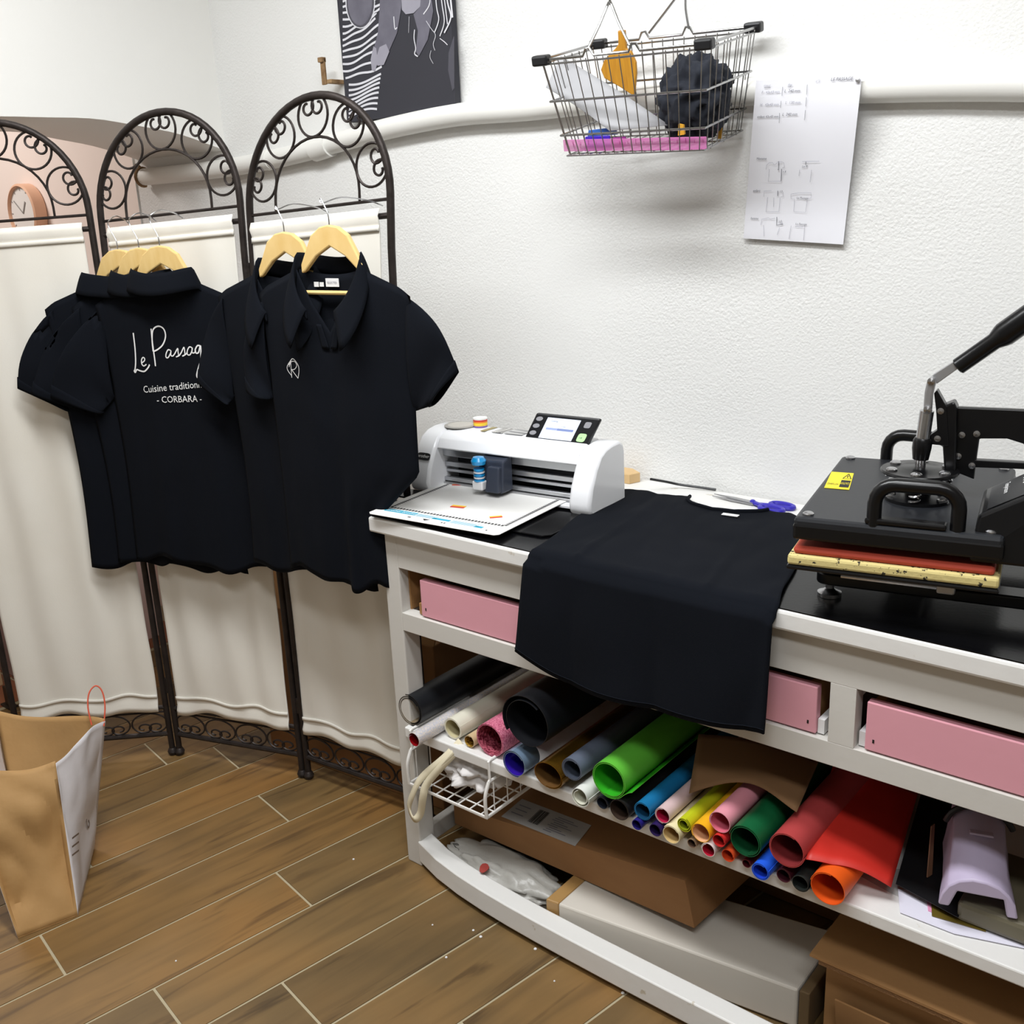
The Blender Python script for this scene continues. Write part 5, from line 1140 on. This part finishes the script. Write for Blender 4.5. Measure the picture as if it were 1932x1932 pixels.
strokes([[(255, 1055), (262, 1005), (290, 980), (335, 975), (345, 995), (365, 1000), (385, 985), (390, 970), (440, 965), (470, 975), (480, 1030), (455, 1035)], [(298, 1050), (288, 1190), (445, 1182)], [(240, 1365), (240, 1300), (335, 1293)], [(288, 1370), (275, 1535), (435, 1528), (442, 1365)], [(475, 1300), (478, 1355), (450, 1360)], [(365, 1370), (368, 1475)], [(570, 1325), (660, 1308), (815, 1305), (815, 1362), (775, 1368)], [(572, 1330), (575, 1375), (620, 1378), (615, 1520), (757, 1522), (772, 1370)], [(665, 1050), (660, 1120)], [(805, 1050), (795, 1185)], [(690, 960), (890, 955)], [(215, 1690), (225, 1625), (310, 1605), (330, 1617), (395, 1605)], [(250, 1690), (260, 1820)], [(450, 1710), (425, 1795)], [(470, 1620), (482, 1665)], [(592, 1680), (572, 1835)], [(755, 1680), (750, 1840)], [(640, 1690), (740, 1688)]], m_pen)
strokes([[(447, 1045), (446, 1180)], [(412, 1590), (412, 1685), (492, 1668)], [(408, 960), (410, 1050)], [(412, 1290), (412, 1350)], [(735, 960), (733, 995)], [(400, 1052), (414, 1056)]], m_pen2, .0012)
MB().lathe([(.004, 0), (.004, .002), (0, .003)], 10, fr(PW(.203, .006, .003), (1, 0, 0), (0, 0, 1), (0, -1, 0))).build('pin', m_steel, sheet)

# ------------------------------------------------------------------ kraft paper bag on the floor
m_kraft = mat('kraft_bag', (172, 136, 88), .75, bump=(7, .5, .012), var=((170, 130, 78), 6, .8)); m_bagw = mat('white_bag_side', (214, 210, 212), .7, bump=(14, .25, .008)); m_kin = mat('kraft_inside', (150, 112, 66), .8, bump=(14, .3, .01))
B1, B0 = on(147, 1728, 'z', 0), on(34, 1771, 'z', 0)
away = V((-.80, .60, 0)).normalized(); B2, B3 = B1+away*.26, B0+away*.26+V((-.01, -.03, 0))
T1 = on(104, 1434, 'z', .335); T2 = on(199, 1362, 'z', .335); T0 = on(-70, 1468, 'z', .335); T3 = on(-10, 1338, 'z', .335)
bag = thing('paper_bag', (B0+B1+B2+B3)/4, 'open brown kraft paper bag with white sides standing on the floor', 'paper bag')
LOC[bag.name] = V(bag.location)
def face(name, a, b, c, d, m, seed, amp=.012, inner=False):
    nrm_ = (b-a).cross(d-a).normalized()
    def fn(u, v):
        p = (a*(1-u)+b*u)*(1-v)+(d*(1-u)+c*u)*v; e_ = min(1, 6*u*(1-u)*4)*min(1, 5*v)
        q = noise.noise((u*1.4+seed, v*2.0, 1))*1.3+abs(noise.noise((u*2.2+seed, v*3.0, 4)))*.9-.3
        return p+nrm_*amp*q*e_*(1 if v < .97 else .4)+V((0, 0, .010*sin(u*5+seed)*v**6))
    return MB().sheet(fn, 22, 26).build(name, m, bag, smooth=True, solid=.0008, angle=25)
fb_ = face('gusset_side', B0, B1, T1, T0, m_kraft, 1.1, .032); ws = face('white_side', B1, B2, T2, T1, m_bagw, 4.2, .010); face('gusset_side', B2, B3, T3, T2, m_kraft, 7.3, .010); face('white_side', B3, B0, T0, T3, m_bagw, 2.6, .008)
MB().slab([B0+V((0, 0, .001)), B1+V((0, 0, .001)), B2+V((0, 0, .001)), B3+V((0, 0, .001))], V((0, 0, .001))).build('bag_bottom', m_kraft, bag)
hp = [(173, 1368), (166, 1335), (168, 1308), (180, 1294), (192, 1303), (198, 1330), (196, 1370)]
hP = [T2+(onp(x, y, T2, (T2-CAM).normalized())-T2) for x, y in hp]
MB().tube(sm(hP, 5), .0018, 6).build('cord_handle', mat('orange_cord', (206, 84, 54), .6), bag, smooth=True)
wn = (B2-B1).cross(V((0, 0, 1))).normalized(); wn = wn if wn.dot(CAM-B1) > 0 else -wn
for k in range(3):
    a = onp(136, 1582+k*16, B1+wn*.012, wn); b = onp(149, 1572+k*16, B1+wn*.012, wn); MB().ribbon([a, b], wn, .004).build('printed_bar', mat('taupe_print', (120, 104, 92), .7), ws)
mb = MB(); gp = onp(166, 1570, B1+wn*.014, wn); ga, gb2 = (B2-B1).normalized(), V((0, 0, 1))
put_text(mb, 'G', .05, lambda a, b: gp+ga*a+gb2*b); mb.build('printed_letter', mat('taupe_print', (120, 104, 92), .7), ws)

# ------------------------------------------------------------------ things seen behind the screen
ck = on(50, 402, 'y', .59); clk = thing('wall_clock', (ck.x, .6, ck.z-.1), 'round white wall clock with copper rim beyond the screen', 'clock')
RY = fr((ck.x, .619, ck.z), (1, 0, 0), (0, 0, 1), (0, -1, 0))
MB().lathe([(.104, 0), (.108, .004), (.108, .048), (.100, .052), (.096, .046), (.096, .038)], 36, RY, caps=False).build('rim', mat('copper_rim', (226, 180, 150), .45), clk, smooth=True)
MB().lathe([(.0, .0405), (.050, .0403), (.0965, .040)], 36, RY, caps=False).build('face', mat('clock_face', (232, 228, 224), .5), clk)
for a, l, wd in ((.9, .075, .004), (-.6, .05, .006)): MB().box((-wd/2, 0, .0415), (wd/2, l, .043), M=RY @ Matrix.Rotation(a, 4, 'Z')).build('clock_hand', mat('hand_grey', (150, 146, 142), .5), clk)
for k in range(12): MB().box((-.0015, .082, .0412), (.0015, .092, .042), M=RY @ Matrix.Rotation(k*pi/6, 4, 'Z')).build('hour_mark', mat('hand_grey', (150, 146, 142), .5), clk)
tag(MB().box((-2.15, -.05, 0), (-1.72, .45, 1.05)).build('low_cabinet', mat('blush_paint', (226, 200, 196), .6), bevel=.004), 'blush painted cabinet half hidden behind the folding screen', 'cabinet')
tag(MB().box((-2.2, -.62, 0), (-1.80, -.10, .72)).build('wooden_crate', mat('pale_pine', (214, 186, 150), .6, stretch=(1, 1, 12), var=((200, 168, 128), 4, .7)), bevel=.004), 'pale pine crate behind the left end of the folding screen', 'crate')
mb = MB(); fp = on(18, 1332, 'z', 0); mb.box((fp.x-.012, fp.y-.006, 0), (fp.x+.012, fp.y+.006, .07)); mb.box((fp.x-.03, fp.y-.015, 0), (fp.x+.03, fp.y+.015, .006))
tag(mb.build('metal_stand', m_iron, bevel=.001), 'small dark metal stand foot on the floor behind the paper bag', 'stand')
bx0 = on(480, 1421, 'z', 0)
car = thing('moving_box', (-.35, .35, 0), 'brown cardboard box on the floor behind the right screen panel', 'box')
A_, B_ = V((-.70, .165, 0)), V((-.07, .225, 0)); dpt = V((-.03, .27, 0)); h_ = V((0, 0, .46))
MB().hexa([A_, B_, B_+dpt, A_+dpt], [A_+h_, B_+h_, B_+dpt+h_, A_+dpt+h_]).build('box_body', m_card, car, bevel=.003)
MB().slab([A_+h_+V((0, .002, 0)), B_+h_+V((0, .002, 0)), B_+h_+V((0, .06, .16)), A_+h_+V((0, .06, .16))], V((0, .004, 0))).build('box_flap', m_card2, car)
for k, (x, y) in enumerate(((816, 1745), (893, 1755), (907, 1767), (1046, 1851), (842, 1806), (1175, 1873), (332, 1813), (667, 1621), (1010, 1790))):
    p = on(x, y, 'z', .001); s_ = .0022+.0008*(k % 3)
    tag(MB().lathe([(0, 0), (s_, .0004), (s_*.7, .0018), (0, .0022)], 6, Matrix.Translation((p.x, p.y, .0004))).build('paper_crumb', m_tag), 'tiny white paper crumb on the brown floor tiles', 'crumb', 'white crumbs on the floor')
